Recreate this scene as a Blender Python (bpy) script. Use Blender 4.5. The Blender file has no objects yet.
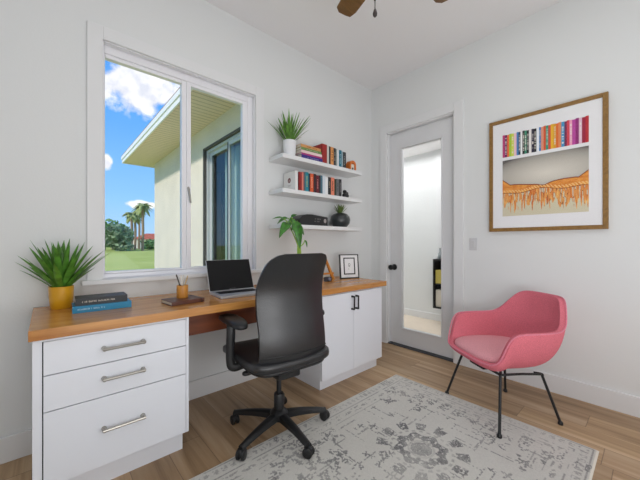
import bpy, bmesh, math, random
import numpy as np
from mathutils import Vector, Matrix
PI = math.pi
S = bpy.context.scene
COL = S.collection
random.seed(7)

# ------------------------------------------------------------------ camera
CAM = Vector((-2.94, -2.318, 1.165)); FPX = 302.0; HEAD = math.radians(47.97); HY = 243.0
FWD = Vector((math.cos(HEAD), math.sin(HEAD), 0)); RGT = Vector((math.sin(HEAD), -math.cos(HEAD), 0))
cd = bpy.data.cameras.new('camera'); cam = bpy.data.objects.new('camera', cd); COL.objects.link(cam)
cam.location = CAM; cam.rotation_euler = (PI/2, 0, HEAD - PI/2)
cd.sensor_width = 36; cd.lens = FPX/640*36; cd.shift_y = 3/640; cd.clip_start = 0.02; cd.clip_end = 400
S.camera = cam
def at(px, py, x=None, y=None, z=None):
    """world point seen at a pixel on the plane x=, y= or z="""
    r = FWD + RGT*((px-320)/FPX) + Vector((0, 0, (HY-py)/FPX))
    t = (x-CAM.x)/r.x if x is not None else (y-CAM.y)/r.y if y is not None else (z-CAM.z)/r.z
    return CAM + r*t
def L(c):
    return tuple(((v/255/12.92) if v/255 <= .04045 else ((v/255+.055)/1.055)**2.4) for v in c)

# ------------------------------------------------------------------ sky, sun, added fill lights, exposure
S.view_settings.view_transform = 'Standard'; S.view_settings.look = 'None'
S.view_settings.gamma = 1; S.view_settings.exposure = 0.0; S.view_settings.use_curve_mapping = False
W = bpy.data.worlds.new('sky'); S.world = W; W.use_nodes = True
nt = W.node_tree; nt.nodes.clear()
class NT:
    def __init__(s, tree): s.t = tree
    def n(s, typ, **kw):
        nd = s.t.nodes.new(typ)
        for k, v in kw.items():
            if k.startswith('i_'):
                nd.inputs[int(k[2:])].default_value = v
            else: setattr(nd, k, v)
        return nd
    def l(s, a, b): s.t.links.new(a, b)
    def math(s, op, a, b=None, clamp=False):
        nd = s.t.nodes.new('ShaderNodeMath'); nd.operation = op; nd.use_clamp = clamp
        for i, v in enumerate((a, b)):
            if v is None: continue
            if isinstance(v, (int, float)): nd.inputs[i].default_value = v
            else: s.l(v, nd.inputs[i])
        return nd.outputs[0]
    def mix(s, f, a, b, typ='MIX'):
        nd = s.t.nodes.new('ShaderNodeMix'); nd.data_type = 'RGBA'; nd.blend_type = typ
        for sock, v in ((nd.inputs[0], f), (nd.inputs[6], a), (nd.inputs[7], b)):
            if isinstance(v, (int, float)): sock.default_value = v
            elif isinstance(v, tuple): sock.default_value = (*v[:3], 1)
            else: s.l(v, sock)
        return nd.outputs[2]
    def ramp(s, f, stops):
        nd = s.t.nodes.new('ShaderNodeValToRGB'); e = nd.color_ramp.elements
        while len(e) < len(stops): e.new(.5)
        for i, (p, c) in enumerate(stops):
            e[i].position = p; e[i].color = (*c[:3], 1) if isinstance(c, tuple) else (c, c, c, 1)
        s.l(f, nd.inputs[0]); return nd.outputs[0]
w = NT(nt)
geo = w.n('ShaderNodeNewGeometry')
dirv = w.n('ShaderNodeVectorMath', operation='SCALE'); dirv.inputs[3].default_value = -1
w.l(geo.outputs['Incoming'], dirv.inputs[0])
sep = w.n('ShaderNodeSeparateXYZ'); w.l(dirv.outputs[0], sep.inputs[0])
base = w.ramp(sep.outputs[2], [(0.0, L((176, 212, 246))), (.12, L((144, 200, 253))), (.35, L((96, 168, 246))), (1.0, L((60, 120, 215)))])
noi = w.n('ShaderNodeTexNoise', noise_dimensions='3D'); noi.inputs['Scale'].default_value = 9; noi.inputs['Detail'].default_value = 5
w.l(dirv.outputs[0], noi.inputs['Vector'])
noi2 = w.n('ShaderNodeTexNoise'); noi2.inputs['Scale'].default_value = 26; noi2.inputs['Detail'].default_value = 4
w.l(dirv.outputs[0], noi2.inputs['Vector'])
def cloud(c, rx, rz, soft=.35):
    d = w.n('ShaderNodeVectorMath', operation='SUBTRACT'); w.l(dirv.outputs[0], d.inputs[0]); d.inputs[1].default_value = c
    m = w.n('ShaderNodeVectorMath', operation='MULTIPLY'); w.l(d.outputs[0], m.inputs[0]); m.inputs[1].default_value = (1/rx, 1/rx*.35, 1/rz)
    ln = w.n('ShaderNodeVectorMath', operation='LENGTH'); w.l(m.outputs[0], ln.inputs[0])
    n1 = w.math('SUBTRACT', noi.outputs[0], .5); n2 = w.math('SUBTRACT', noi2.outputs[0], .5)
    v = w.math('SUBTRACT', w.math('ADD', w.math('ADD', 1.0, w.math('MULTIPLY', n1, 2.2)), w.math('MULTIPLY', n2, 1.3)), ln.outputs[1])
    return w.math('DIVIDE', v, soft, clamp=True)
cl = [cloud((.185, .89, .398), .125, .060), cloud((.10, .915, .385), .035, .03), cloud((.115, .968, .2165), .014, .02), cloud((.203, .973, .1085), .034, .011),
      cloud((-.5, .75, .42), .2, .09), cloud((.75, .5, .4), .25, .1), cloud((-.7, -.5, .5), .3, .15), cloud((.3, -.8, .45), .3, .12)]
acc = cl[0]
for c in cl[1:]: acc = w.math('MAXIMUM', acc, c)
skyc = w.mix(acc, base, w.ramp(noi2.outputs[0], [(.35, L((222, 226, 238))), (.6, L((255, 255, 255)))]))
bg = w.n('ShaderNodeBackground'); w.l(skyc, bg.inputs[0]); bg.inputs[1].default_value = 1.12
out = w.n('ShaderNodeOutputWorld'); w.l(bg.outputs[0], out.inputs[0])

def light(name, typ, loc, power, target=None, size=None, color=(1, 1, 1), **kw):
    d = bpy.data.lights.new(name, typ); d.energy = power; d.color = color
    for k, v in kw.items(): setattr(d, k, v)
    if typ == 'AREA': d.shape = 'RECTANGLE'; d.size, d.size_y = size
    o = bpy.data.objects.new(name, d); COL.objects.link(o); o.location = loc
    if target is not None: o.rotation_euler = (Vector(target)-Vector(loc)).to_track_quat('-Z', 'Y').to_euler()
    return o
light('sun', 'SUN', (-9, -2.5, 7), 2.6, target=(0, 0, 0), angle=math.radians(5), color=(1, .94, .87))
light('room_overhead_fill', 'AREA', (-1.75, -1.9, 2.99), 8.5, target=(-1.75, -1.89, 0), size=(2.2, 1.8), color=(.98, .985, 1))  # added soft panel under the ceiling, no fixture there
light('room_back_fill', 'AREA', (-1.6, -3.38, 1.05), 14.5, target=(-1.6, 0, 1.0), size=(2.6, 1.8), color=(.97, .98, 1))  # added fill in front of the back wall, which has no window
light('room_side_fill', 'AREA', (-3.86, -2.75, 1.05), 13, target=(0, -1.9, .9), size=(1.2, 1.8), color=(.97, .98, 1))  # added fill by the left wall, which has no window
light('room_ceiling_fill', 'AREA', (-2.4, -2.9, .8), 20, target=(-1.8, -1.7, 3.03), size=(1.2, .8), color=(.97, .98, 1))  # added fill aimed upward to brighten the ceiling
light('hall_overhead_fill', 'AREA', (.75, .2, 2.5), 26, target=(.75, .21, 0), size=(1.0, 3.0))  # added overhead fill for the hall, no fixture modelled
light('hall_end_fill', 'AREA', (.78, 3.0, 1.35), 70, target=(.9, 0, 1.4), size=(1.1, 2.2))  # added fill at the closed hall end to whiten its wall and ceiling

# ------------------------------------------------------------------ materials
def mat(name, color, rough=.5, metal=0, spec=.5, bump=0, bscale=60, var=0, vscale=8, coat=0):
    m = bpy.data.materials.new(name); m.use_nodes = True
    t = NT(m.node_tree); b = m.node_tree.nodes['Principled BSDF']
    c = L(color)
    b.inputs['Base Color'].default_value = (*c, 1); b.inputs['Roughness'].default_value = rough
    b.inputs['Metallic'].default_value = metal; b.inputs['Specular IOR Level'].default_value = spec
    b.inputs['Coat Weight'].default_value = coat; b.inputs['Coat Roughness'].default_value = .16
    if var or bump:
        tc = t.n('ShaderNodeTexCoord')
    if var:
        no = t.n('ShaderNodeTexNoise'); no.inputs['Scale'].default_value = vscale; no.inputs['Detail'].default_value = 4
        t.l(tc.outputs['Object'], no.inputs['Vector'])
        r = t.ramp(no.outputs[0], [(.3, tuple(v*(1-var) for v in c)), (.7, tuple(min(1, v*(1+var)) for v in c))])
        t.l(r, b.inputs['Base Color'])
    if bump:
        nb = t.n('ShaderNodeTexNoise'); nb.inputs['Scale'].default_value = bscale; nb.inputs['Detail'].default_value = 3
        t.l(tc.outputs['Object'], nb.inputs['Vector'])
        bp = t.n('ShaderNodeBump'); bp.inputs['Strength'].default_value = bump; bp.inputs['Distance'].default_value = .01
        t.l(nb.outputs[0], bp.inputs['Height']); t.l(bp.outputs[0], b.inputs['Normal'])
    return m
def attr_mat(name, rough=.8, bump=0, bscale=400):
    m = mat(name, (200, 200, 200), rough, bump=bump, bscale=bscale); t = NT(m.node_tree)
    a = t.n('ShaderNodeAttribute', attribute_name='Col'); t.l(a.outputs[0], m.node_tree.nodes['Principled BSDF'].inputs['Base Color'])
    return m
def wood(name, c1, c2, axis=0, rough=.35, scale=1.0, coat=0.0):
    m = mat(name, c1, rough, coat=coat); t = NT(m.node_tree); b = m.node_tree.nodes['Principled BSDF']
    tc = t.n('ShaderNodeTexCoord'); mp = t.n('ShaderNodeMapping'); t.l(tc.outputs['Object'], mp.inputs[0])
    sc = [14*scale]*3; sc[axis] = 1.1*scale; mp.inputs['Scale'].default_value = sc
    n1 = t.n('ShaderNodeTexNoise'); n1.inputs['Scale'].default_value = 1.6; n1.inputs['Detail'].default_value = 6; n1.inputs['Distortion'].default_value = .6
    t.l(mp.outputs[0], n1.inputs[0])
    n2 = t.n('ShaderNodeTexNoise'); n2.inputs['Scale'].default_value = 9; n2.inputs['Detail'].default_value = 3; t.l(mp.outputs[0], n2.inputs[0])
    f = t.math('ADD', t.math('MULTIPLY', n1.outputs[0], .75), t.math('MULTIPLY', n2.outputs[0], .25))
    t.l(t.ramp(f, [(.32, L(c2)), (.62, L(c1))]), b.inputs['Base Color'])
    return m
def plank_mat():
    m = mat('oak_planks', (150, 120, 90), .42); t = NT(m.node_tree); b = m.node_tree.nodes['Principled BSDF']
    tc = t.n('ShaderNodeTexCoord'); sp = t.n('ShaderNodeSeparateXYZ'); t.l(tc.outputs['Object'], sp.inputs[0])
    X, Y = sp.outputs[0], sp.outputs[1]
    u = t.math('DIVIDE', t.math('ADD', X, 10.03), .185); row = t.math('FLOOR', u); fu = t.math('FRACT', u)
    wn0 = t.n('ShaderNodeTexWhiteNoise', noise_dimensions='1D'); t.l(row, wn0.inputs['W'])
    v = t.math('ADD', t.math('DIVIDE', t.math('ADD', Y, 10), 1.25), t.math('MULTIPLY', wn0.outputs[0], 7)); cell = t.math('FLOOR', v); fv = t.math('FRACT', v)
    cb = t.n('ShaderNodeCombineXYZ'); t.l(row, cb.inputs[0]); t.l(cell, cb.inputs[1])
    wn = t.n('ShaderNodeTexWhiteNoise', noise_dimensions='3D'); t.l(cb.outputs[0], wn.inputs[0])
    g = t.n('ShaderNodeCombineXYZ'); t.l(t.math('ADD', t.math('MULTIPLY', X, 22), t.math('MULTIPLY', wn.outputs[0], 40)), g.inputs[0])
    t.l(t.math('MULTIPLY', Y, 1.3), g.inputs[1]); t.l(t.math('MULTIPLY', wn.outputs[0], 30), g.inputs[2])
    n1 = t.n('ShaderNodeTexNoise'); n1.inputs['Scale'].default_value = .55; n1.inputs['Detail'].default_value = 7; n1.inputs['Roughness'].default_value = .6; n1.inputs['Distortion'].default_value = .8
    t.l(g.outputs[0], n1.inputs[0])
    grain = t.ramp(n1.outputs[0], [(.28, L((144, 117, 86))), (.5, L((188, 160, 126))), (.72, L((212, 189, 159)))])
    tone = t.ramp(wn.outputs[0], [(0, L((205, 198, 190))), (.5, L((235, 228, 222))), (1, L((255, 250, 242)))])
    c = t.mix(1.0, grain, tone, 'MULTIPLY')
    eu = t.math('MINIMUM', fu, t.math('SUBTRACT', 1.0, fu)); ev = t.math('MINIMUM', fv, t.math('SUBTRACT', 1.0, fv))
    edge = t.math('MAXIMUM', t.math('LESS_THAN', eu, .009), t.math('LESS_THAN', ev, .0015))
    t.l(t.mix(t.math('MULTIPLY', edge, .55), c, L((70, 50, 34))), b.inputs['Base Color'])
    bp = t.n('ShaderNodeBump'); bp.inputs['Strength'].default_value = .12; bp.inputs['Distance'].default_value = .004
    t.l(n1.outputs[0], bp.inputs['Height']); t.l(bp.outputs[0], b.inputs['Normal'])
    return m
def glass_mat(name, refl=.06, tint=(1, 1, 1)):
    m = bpy.data.materials.new(name); m.use_nodes = True; t = NT(m.node_tree); m.node_tree.nodes.clear()
    tr = t.n('ShaderNodeBsdfTransparent'); tr.inputs[0].default_value = (*tint, 1)
    gl = t.n('ShaderNodeBsdfGlossy'); gl.inputs['Roughness'].default_value = .01
    mx = t.n('ShaderNodeMixShader'); mx.inputs[0].default_value = refl
    t.l(tr.outputs[0], mx.inputs[1]); t.l(gl.outputs[0], mx.inputs[2])
    o = t.n('ShaderNodeOutputMaterial'); t.l(mx.outputs[0], o.inputs[0]); return m
M = {}
M['wall'] = mat('wall_paint', (226, 228, 228), .75, bump=.05, bscale=90)
M['ceil'] = mat('ceiling_paint', (236, 235, 236), .85, bump=.06, bscale=70)
M['trim'] = mat('white_trim_paint', (228, 229, 230), .42)
M['door'] = mat('door_paint', (222, 223, 225), .45)
M['vinyl'] = mat('white_vinyl', (236, 236, 240), .35)
M['cab'] = mat('white_lacquer', (232, 235, 242), .38)
M['gap'] = mat('shadow_gap', (70, 72, 76), .8)  # dark colour stands in for shade in narrow gaps
M['floor'] = plank_mat()
M['hallfloor'] = mat('hall_floor_tile', (214, 200, 182), .4, var=.06, vscale=3)
M['desk'] = wood('desk_veneer', (206, 148, 80), (170, 108, 46), 0, .27, 1.0, .25)
M['apron'] = wood('dark_apron_wood', (134, 72, 42), (104, 52, 30), 0, .45)
M['nickel'] = mat('brushed_nickel', (168, 164, 156), .3, 1)
M['darkmetal'] = mat('dark_bronze', (58, 58, 60), .35, .9)
M['blackmetal'] = mat('black_metal', (34, 35, 37), .45, .3)
M['leather'] = mat('black_leather', (27, 28, 31), .33, spec=.7, bump=.12, bscale=160)
M['plastic'] = mat('black_plastic', (24, 25, 27), .42)
M['chrome'] = mat('chrome_post', (120, 122, 126), .25, 1)
M['pink'] = mat('pink_weave', (228, 124, 138), .9, spec=.15, bump=.5, bscale=420, var=.17, vscale=260)
M['pinkpad'] = mat('pink_pad_weave', (238, 168, 176), .9, spec=.15, bump=.5, bscale=420, var=.15, vscale=260)
M['pinkpipe'] = mat('pink_stitching', (226, 132, 150), .85, var=.2, vscale=300)
M['leaf'] = mat('blade_leaf', (84, 138, 46), .45, var=.5, vscale=22)
M['leaf2'] = mat('pale_blade_leaf', (92, 138, 52), .45, var=.5, vscale=26)
M['heart'] = mat('pothos_leaf', (58, 120, 34), .35, var=.55, vscale=28)
M['stem'] = mat('green_stem', (140, 178, 58), .5)
M['mustard'] = mat('mustard_ceramic', (212, 156, 22), .35, coat=.3)
M['whitepot'] = mat('white_ceramic', (226, 227, 230), .4)
M['soil'] = mat('potting_soil', (48, 36, 26), .95, bump=.6, bscale=80)
M['paper'] = mat('paper_edges', (226, 220, 206), .85)
M['silver'] = mat('laptop_aluminium', (200, 201, 204), .35, .5)
M['screen'] = mat('laptop_dark_screen', (16, 16, 18), .35, spec=.2)
M['keys'] = mat('laptop_keys', (22, 22, 26), .5)
M['cork'] = wood('cup_wood', (208, 146, 66), (170, 108, 40), 2, .4, 3)
M['easelwood'] = wood('stand_wood', (214, 140, 52), (186, 112, 36), 2, .4, 3)
M['brownleather'] = mat('brown_notebook_leather', (92, 54, 42), .4, var=.15)
M['gold'] = wood('gold_wood_frame', (150, 112, 54), (122, 88, 40), 1, .4, 2)
M['mat'] = mat('white_mount_board', (238, 238, 240), .8)
M['black'] = mat('satin_black', (26, 27, 29), .4)
M['vase'] = mat('black_vase_glaze', (36, 42, 44), .28, coat=.4)
M['print'] = attr_mat('printed_art', .6)
M['rug'] = attr_mat('woven_rug', .95, bump=.5, bscale=700)
M['fan'] = wood('fan_blade_wood', (120, 86, 44), (92, 64, 30), 0, .45, 2)
M['bronze'] = mat('oiled_bronze', (44, 36, 32), .4, .6)
M['fob'] = mat('dark_wood_fob', (40, 30, 26), .4)
M['switch'] = mat('switch_plate', (206, 206, 208), .4)
M['glass'] = glass_mat('window_glass', .005)
M['doorglass'] = glass_mat('door_glass', .012)
M['slider'] = glass_mat('patio_door_glass', .09, (.80, .86, .84))
M['stucco'] = mat('cream_stucco', (222, 212, 196), .95, bump=.9, bscale=28, var=.06, vscale=2)
M['fascia'] = mat('white_fascia', (240, 238, 232), .5)
M['roof'] = mat('tile_roof', (150, 120, 100), .8)
M['alum'] = mat('slider_frame', (206, 208, 208), .4, .2)
M['reveal'] = mat('dark_reveal', (88, 86, 82), .8)
M['darkroom'] = mat('dim_room_paint', (60, 74, 74), .9)  # dimness of the room behind the patio door, put into its wall colour
M['curtain'] = mat('white_blind', (232, 236, 236), .8)
M['treeleaf'] = mat('tree_foliage', (124, 158, 90), .8, var=.45, vscale=1.2)
M['palmleaf'] = mat('palm_foliage', (158, 168, 100), .7, var=.35, vscale=2)
M['trunk'] = mat('palm_trunk', (168, 140, 112), .9, var=.2, vscale=6)
M['tileroof'] = mat('orange_roof_tiles', (206, 108, 74), .8)
M['plaster'] = mat('house_plaster', (236, 226, 212), .9)
def soffit_mat():
    m = mat('vented_soffit', (232, 220, 190), .6); t = NT(m.node_tree); b = m.node_tree.nodes['Principled BSDF']
    tc = t.n('ShaderNodeTexCoord'); sp = t.n('ShaderNodeSeparateXYZ'); t.l(tc.outputs['Object'], sp.inputs[0])
    fr = t.math('FRACT', t.math('MULTIPLY', sp.outputs[1], 1/.10))
    t.l(t.mix(t.math('LESS_THAN', fr, .10), L((234, 212, 192)), L((156, 136, 112))), b.inputs['Base Color']); return m
M['soffit'] = soffit_mat()
def lawn_mat():
    m = mat('mown_grass', (150, 190, 70), 1.0, spec=0); t = NT(m.node_tree); b = m.node_tree.nodes['Principled BSDF']
    tc = t.n('ShaderNodeTexCoord')
    n1 = t.n('ShaderNodeTexNoise'); n1.inputs['Scale'].default_value = .25; n1.inputs['Detail'].default_value = 4; t.l(tc.outputs['Object'], n1.inputs[0])
    n2 = t.n('ShaderNodeTexNoise'); n2.inputs['Scale'].default_value = 14; n2.inputs['Detail'].default_value = 2; t.l(tc.outputs['Object'], n2.inputs[0])
    f = t.math('ADD', t.math('MULTIPLY', n1.outputs[0], .65), t.math('MULTIPLY', n2.outputs[0], .35))
    t.l(t.ramp(f, [(.35, L((176, 188, 92))), (.65, L((208, 212, 124)))]), b.inputs['Base Color']); return m
M['lawn'] = lawn_mat()
_pc = {}
def paint(c, rough=.55):
    k = (tuple(c), rough)
    if k not in _pc: _pc[k] = mat('cover_%d_%d_%d' % tuple(c), c, rough)
    return _pc[k]

# ------------------------------------------------------------------ mesh helpers
def box(bm, lo, hi, bev=0, seg=2):
    lo, hi = Vector(lo), Vector(hi)
    r = bmesh.ops.create_cube(bm, size=1); vs = r['verts']
    for v in vs: v.co = Vector(((lo.x+hi.x)/2+v.co.x*(hi.x-lo.x), (lo.y+hi.y)/2+v.co.y*(hi.y-lo.y), (lo.z+hi.z)/2+v.co.z*(hi.z-lo.z)))
    if bev:
        es = list({e for v in vs for e in v.link_edges})
        bmesh.ops.bevel(bm, geom=es, offset=bev, segments=seg, profile=.6, affect='EDGES')
    return bm
def lathe(bm, prof, n=32, c=(0, 0, 0), axis='z', cap=True):
    c = Vector(c); rings = []
    for r, z in prof:
        ring = []
        for i in range(n):
            a = 2*PI*i/n
            p = Vector((r*math.cos(a), r*math.sin(a), z))
            if axis == 'x': p = Vector((p.z, p.x, p.y))
            if axis == 'y': p = Vector((p.y, p.z, p.x))
            ring.append(bm.verts.new(c+p))
        rings.append(ring)
    for a, b in zip(rings, rings[1:]):
        for i in range(n): bm.faces.new((a[i], a[(i+1) % n], b[(i+1) % n], b[i]))
    if cap:
        bm.faces.new(rings[0][::-1]); bm.faces.new(rings[-1])
    return bm
def tube(bm, pts, rad, n=10, cap=True, closed=False, squash=1.0):
    pts = [Vector(p) for p in pts]; N = len(pts)
    rads = rad if isinstance(rad, (list, tuple)) else [rad]*N
    rings = []; up = None
    for i, p in enumerate(pts):
        if closed: d = pts[(i+1) % N]-pts[i-1]
        else: d = pts[min(i+1, N-1)]-pts[max(i-1, 0)]
        d.normalize()
        if up is None:
            up = Vector((0, 0, 1)) if abs(d.z) < .9 else Vector((1, 0, 0))
        s = d.cross(up).normalized(); up = s.cross(d).normalized()
        rings.append([bm.verts.new(p + (s*math.cos(2*PI*k/n) + up*math.sin(2*PI*k/n)*squash)*rads[i]) for k in range(n)])
    m = N if closed else N-1
    for i in range(m):
        a, b = rings[i], rings[(i+1) % N]
        for k in range(n): bm.faces.new((a[k], a[(k+1) % n], b[(k+1) % n], b[k]))
    if cap and not closed:
        bm.faces.new(rings[0][::-1]); bm.faces.new(rings[-1])
    return bm
def spline(pts, n=8):
    pts = [Vector(p) for p in pts]; o = []
    P = [pts[0]*2-pts[1]] + pts + [pts[-1]*2-pts[-2]]
    for i in range(1, len(P)-2):
        for k in range(n):
            t = k/n; a, b, c, d = P[i-1:i+3]
            o.append(.5*((2*b) + (c-a)*t + (2*a-5*b+4*c-d)*t*t + (3*b-a-3*c+d)*t**3))
    o.append(pts[-1]); return o
def superell(bm, c, r, e1=.5, e2=.5, nu=32, nv=16, deform=None):
    def sp(v, e): return math.copysign(abs(v)**e, v)
    rings = []; c = Vector(c)
    for j in range(1, nv):
        ph = -PI/2 + PI*j/nv; ring = []
        for i in range(nu):
            th = 2*PI*i/nu
            p = Vector((r[0]*sp(math.cos(ph), e1)*sp(math.cos(th), e2), r[1]*sp(math.cos(ph), e1)*sp(math.sin(th), e2), r[2]*sp(math.sin(ph), e1)))
            if deform: p = deform(p)
            ring.append(bm.verts.new(c+p))
        rings.append(ring)
    for a, b in zip(rings, rings[1:]):
        for i in range(nu): bm.faces.new((a[i], a[(i+1) % nu], b[(i+1) % nu], b[i]))
    bm.faces.new(rings[0][::-1]); bm.faces.new(rings[-1]); return bm
def prism(bm, poly, z0, z1):
    a = [bm.verts.new((x, y, z0)) for x, y in poly]; b = [bm.verts.new((x, y, z1)) for x, y in poly]
    n = len(poly)
    bm.faces.new(a[::-1]); bm.faces.new(b)
    for i in range(n): bm.faces.new((a[i], a[(i+1) % n], b[(i+1) % n], b[i]))
    return bm
def BM(): return bmesh.new()
def obj(name, bm, m, parent=None, smooth=False, angle=40, normals=True):
    if normals: bmesh.ops.recalc_face_normals(bm, faces=bm.faces)
    me = bpy.data.meshes.new(name); bm.to_mesh(me); bm.free()
    for mm in (m if isinstance(m, list) else [m]): me.materials.append(mm)
    o = bpy.data.objects.new(name, me); COL.objects.link(o)
    if smooth:
        for p in me.polygons: p.use_smooth = True
        if angle < 180: me.set_sharp_from_angle(angle=math.radians(angle))
    if parent is not None: o.parent = parent
    return o
def tag(o, label, cat, group=None):
    o['label'] = label; o['category'] = cat
    if group: o['group'] = group
    return o
def thing(name, label, cat, loc=(0, 0, 0), rz=0, group=None):
    o = bpy.data.objects.new(name, None); COL.objects.link(o); o.empty_display_size = .05
    o.location = loc; o.rotation_euler = (0, 0, rz)
    return tag(o, label, cat, group)
def struct(name, bm, m, **kw):
    o = obj(name, bm, m, **kw); o['kind'] = 'structure'; return o
def copy_tree(o, parent=None):
    c = o.copy(); COL.objects.link(c)
    if parent is not None: c.parent = parent
    for ch in list(o.children): copy_tree(ch, c)
    return c
def bx(lo, hi, bev=0): return box(BM(), lo, hi, bev)

# ------------------------------------------------------------------ the room shell
CH = 3.03; XL = -3.95; YB = -3.45
WX0, WX1, WZ0, WZ1 = -2.685, -1.608, .935, 2.437      # window opening
DY0, DY1, DZ = -1.012, -.225, 2.44                      # door opening
struct('floor', bx((XL-.15, YB-.15, -.12), (.10, .12, 0)), M['floor'])
struct('ceiling', bx((XL-.15, YB-.15, CH), (.12, .12, CH+.25)), M['ceil'])
bm = BM()
for lo, hi in (((XL, 0, 0), (WX0, .12, CH)), ((WX1, 0, 0), (.12, .12, CH)), ((WX0, 0, 0), (WX1, .12, WZ0)), ((WX0, 0, WZ1), (WX1, .12, CH))): box(bm, lo, hi)
struct('wall_window', bm, M['wall'])
bm = BM()
for lo, hi in (((0, YB, 0), (.12, DY0, CH)), ((0, DY1, 0), (.12, 0, CH)), ((0, DY0, DZ), (.12, DY1, CH))): box(bm, lo, hi)
struct('wall_right', bm, M['wall'])
struct('wall_left', bx((XL-.12, YB-.12, 0), (XL, .12, CH)), M['wall'])
struct('wall_back', bx((XL, YB-.12, 0), (.12, YB, CH)), M['wall'])
def baseboard(name, lo, hi): struct(name, bx(lo, hi, .003), M['trim'])
baseboard('baseboard_window_left', (XL, -.016, 0), (-2.99, 0, .135))
baseboard('baseboard_window', (-2.36, -.016, 0), (-1.37, 0, .135))
baseboard('baseboard_window_right', (-.60, -.016, 0), (-.0, 0, .135))
baseboard('baseboard_right', (-.016, YB, 0), (0, DY0-.09, .135))
baseboard('baseboard_corner', (-.016, DY1+.09, 0), (0, -.016, .135))
baseboard('baseboard_left', (XL, YB, 0), (XL+.016, 0, .135))
baseboard('baseboard_back', (XL, YB, 0), (0, YB+.016, .135))
# window casing, stool and jambs
bm = BM(); cw = .079
box(bm, (WX0-cw, -.018, WZ0-.02), (WX0, 0, WZ1+cw), .003); box(bm, (WX1, -.018, WZ0-.02), (WX1+cw, 0, WZ1+cw), .003)
box(bm, (WX0, -.018, WZ1), (WX1, 0, WZ1+cw), .003)
struct('trim_1', bm, M['trim'])
struct('trim_2', bx((WX0-cw-.025, -.034, WZ0-.027), (WX1+cw+.025, .0, WZ0+.003), .005), M['trim'])
bm = BM()
box(bm, (WX0, -.001, WZ0), (WX0+.006, .12, WZ1)); box(bm, (WX1-.006, -.001, WZ0), (WX1, .12, WZ1)); box(bm, (WX0, -.001, WZ1-.006), (WX1, .12, WZ1)); box(bm, (WX0, -.001, WZ0-.004), (WX1, .12, WZ0+.006))
struct('trim_3', bm, M['vinyl'])
# window unit
def frame_bm(x0, x1, z0, z1, y0, y1, l, r, t, b, bev=.003):
    bm = BM()
    box(bm, (x0, y0, z0), (x0+l, y1, z1), bev); box(bm, (x1-r, y0, z0), (x1, y1, z1), bev)
    box(bm, (x0+l, y0, z1-t), (x1-r, y1, z1), bev); box(bm, (x0+l, y0, z0), (x1-r, y1, z0+b), bev); return bm
win = struct('window_1', frame_bm(WX0+.006, WX1-.006, WZ0+.006, WZ1-.006, .036, .105, .008, .045, .05, .026), M['vinyl'])
obj('window_sash', frame_bm(-2.671, -2.165, .968, 2.381, .045, .085, .004, .034, .024, .014), M['vinyl'], win)
obj('window_sash', frame_bm(-2.165, -1.659, .968, 2.381, .040, .080, .032, .045, .026, .016), M['vinyl'], win)
obj('window_pane', bx((-2.667, .064, .98), (-2.199, .068, 2.357)), M['glass'], win)
obj('window_pane', bx((-2.133, .058, .982), (-1.703, .062, 2.356)), M['glass'], win)
p0 = at(188.5, 188.5, y=.035); p1 = at(190.8, 203, y=.028)
bm = BM(); tube(bm, [p0+Vector((0, .012, .012)), p0, p1], [.008, .009, .007], 8)
obj('window_latch', bm, M['nickel'], win, True)
# door: casing, jamb, slab with full glass lite, knob
bm = BM(); dc = .088
box(bm, (-.018, DY1, 0), (0, DY1+dc, DZ+dc), .003); box(bm, (-.018, DY0-dc, 0), (0, DY0, DZ+dc), .003); box(bm, (-.018, DY0, DZ), (0, DY1, DZ+dc), .003)
struct('trim_4', bm, M['trim'])
bm = BM()
box(bm, (-.004, DY1-.012, 0), (.12, DY1, DZ)); box(bm, (-.004, DY0, 0), (.12, DY0+.012, DZ)); box(bm, (-.004, DY0, DZ-.012), (.12, DY1, DZ))
struct('trim_5', bm, M['trim'])
struct('trim_6', bx((-.002, DY0+.012, 0), (.12, DY1-.012, .013)), M['gap'])
gy0, gy1, gz0, gz1 = at(442, 200, x=.06).y, at(402.6, 200, x=.06).y, at(420, 331.5, x=.06).z, at(420, 144.3, x=.06).z
bm = BM(); a0, a1 = DY0+.015, DY1-.015; x0, x1 = .045, .085
for lo, hi in (((x0, a0, .017), (x1, gy0, DZ-.016)), ((x0, gy1, .017), (x1, a1, DZ-.016)), ((x0, gy0, .017), (x1, gy1, gz0)), ((x0, gy0, gz1), (x1, gy1, DZ-.016))): box(bm, lo, hi)
door = struct('door_1', bm, M['door'])
bm = BM(); gb = .016
for lo, hi in (((x0-.008, gy0-gb, gz0-gb), (x0+.012, gy0, gz1+gb)), ((x0-.008, gy1, gz0-gb), (x0+.012, gy1+gb, gz1+gb)), ((x0-.008, gy0, gz0-gb), (x0+.012, gy1, gz0)), ((x0-.008, gy0, gz1), (x0+.012, gy1, gz1+gb))): box(bm, lo, hi, .004)
obj('glazing_bead', bm, M['door'], door)
obj('door_pane', bx((.062, gy0, gz0), (.067, gy1, gz1)), M['doorglass'], door)
kp = at(394.6, 267, x=x0)
bm = BM(); lathe(bm, [(.034, 0), (.034, -.007), (.026, -.012)], 24, (x0, kp.y, kp.z), 'x')
obj('knob_rosette', bm, M['blackmetal'], door, True)
bm = BM(); lathe(bm, [(.011, -.008), (.011, -.050), (.020, -.057), (.030, -.070), (.030, -.082), (.021, -.094), (.006, -.097)], 24, (x0, kp.y, kp.z), 'x')
obj('door_knob', bm, M['blackmetal'], door, True)
# light switch
sp_ = at(473.3, 244, x=0)
sw = thing('light_switch', 'small white light switch plate on the wall just right of the door casing', 'light switch', (0, sp_.y, sp_.z))
obj('cover_plate', bx((-.006, -.036, -.057), (0, .036, .057), .003), M['switch'], sw)
obj('rocker', bx((-.010, -.016, -.033), (-.005, .016, .033), .003), M['switch'], sw)

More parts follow.
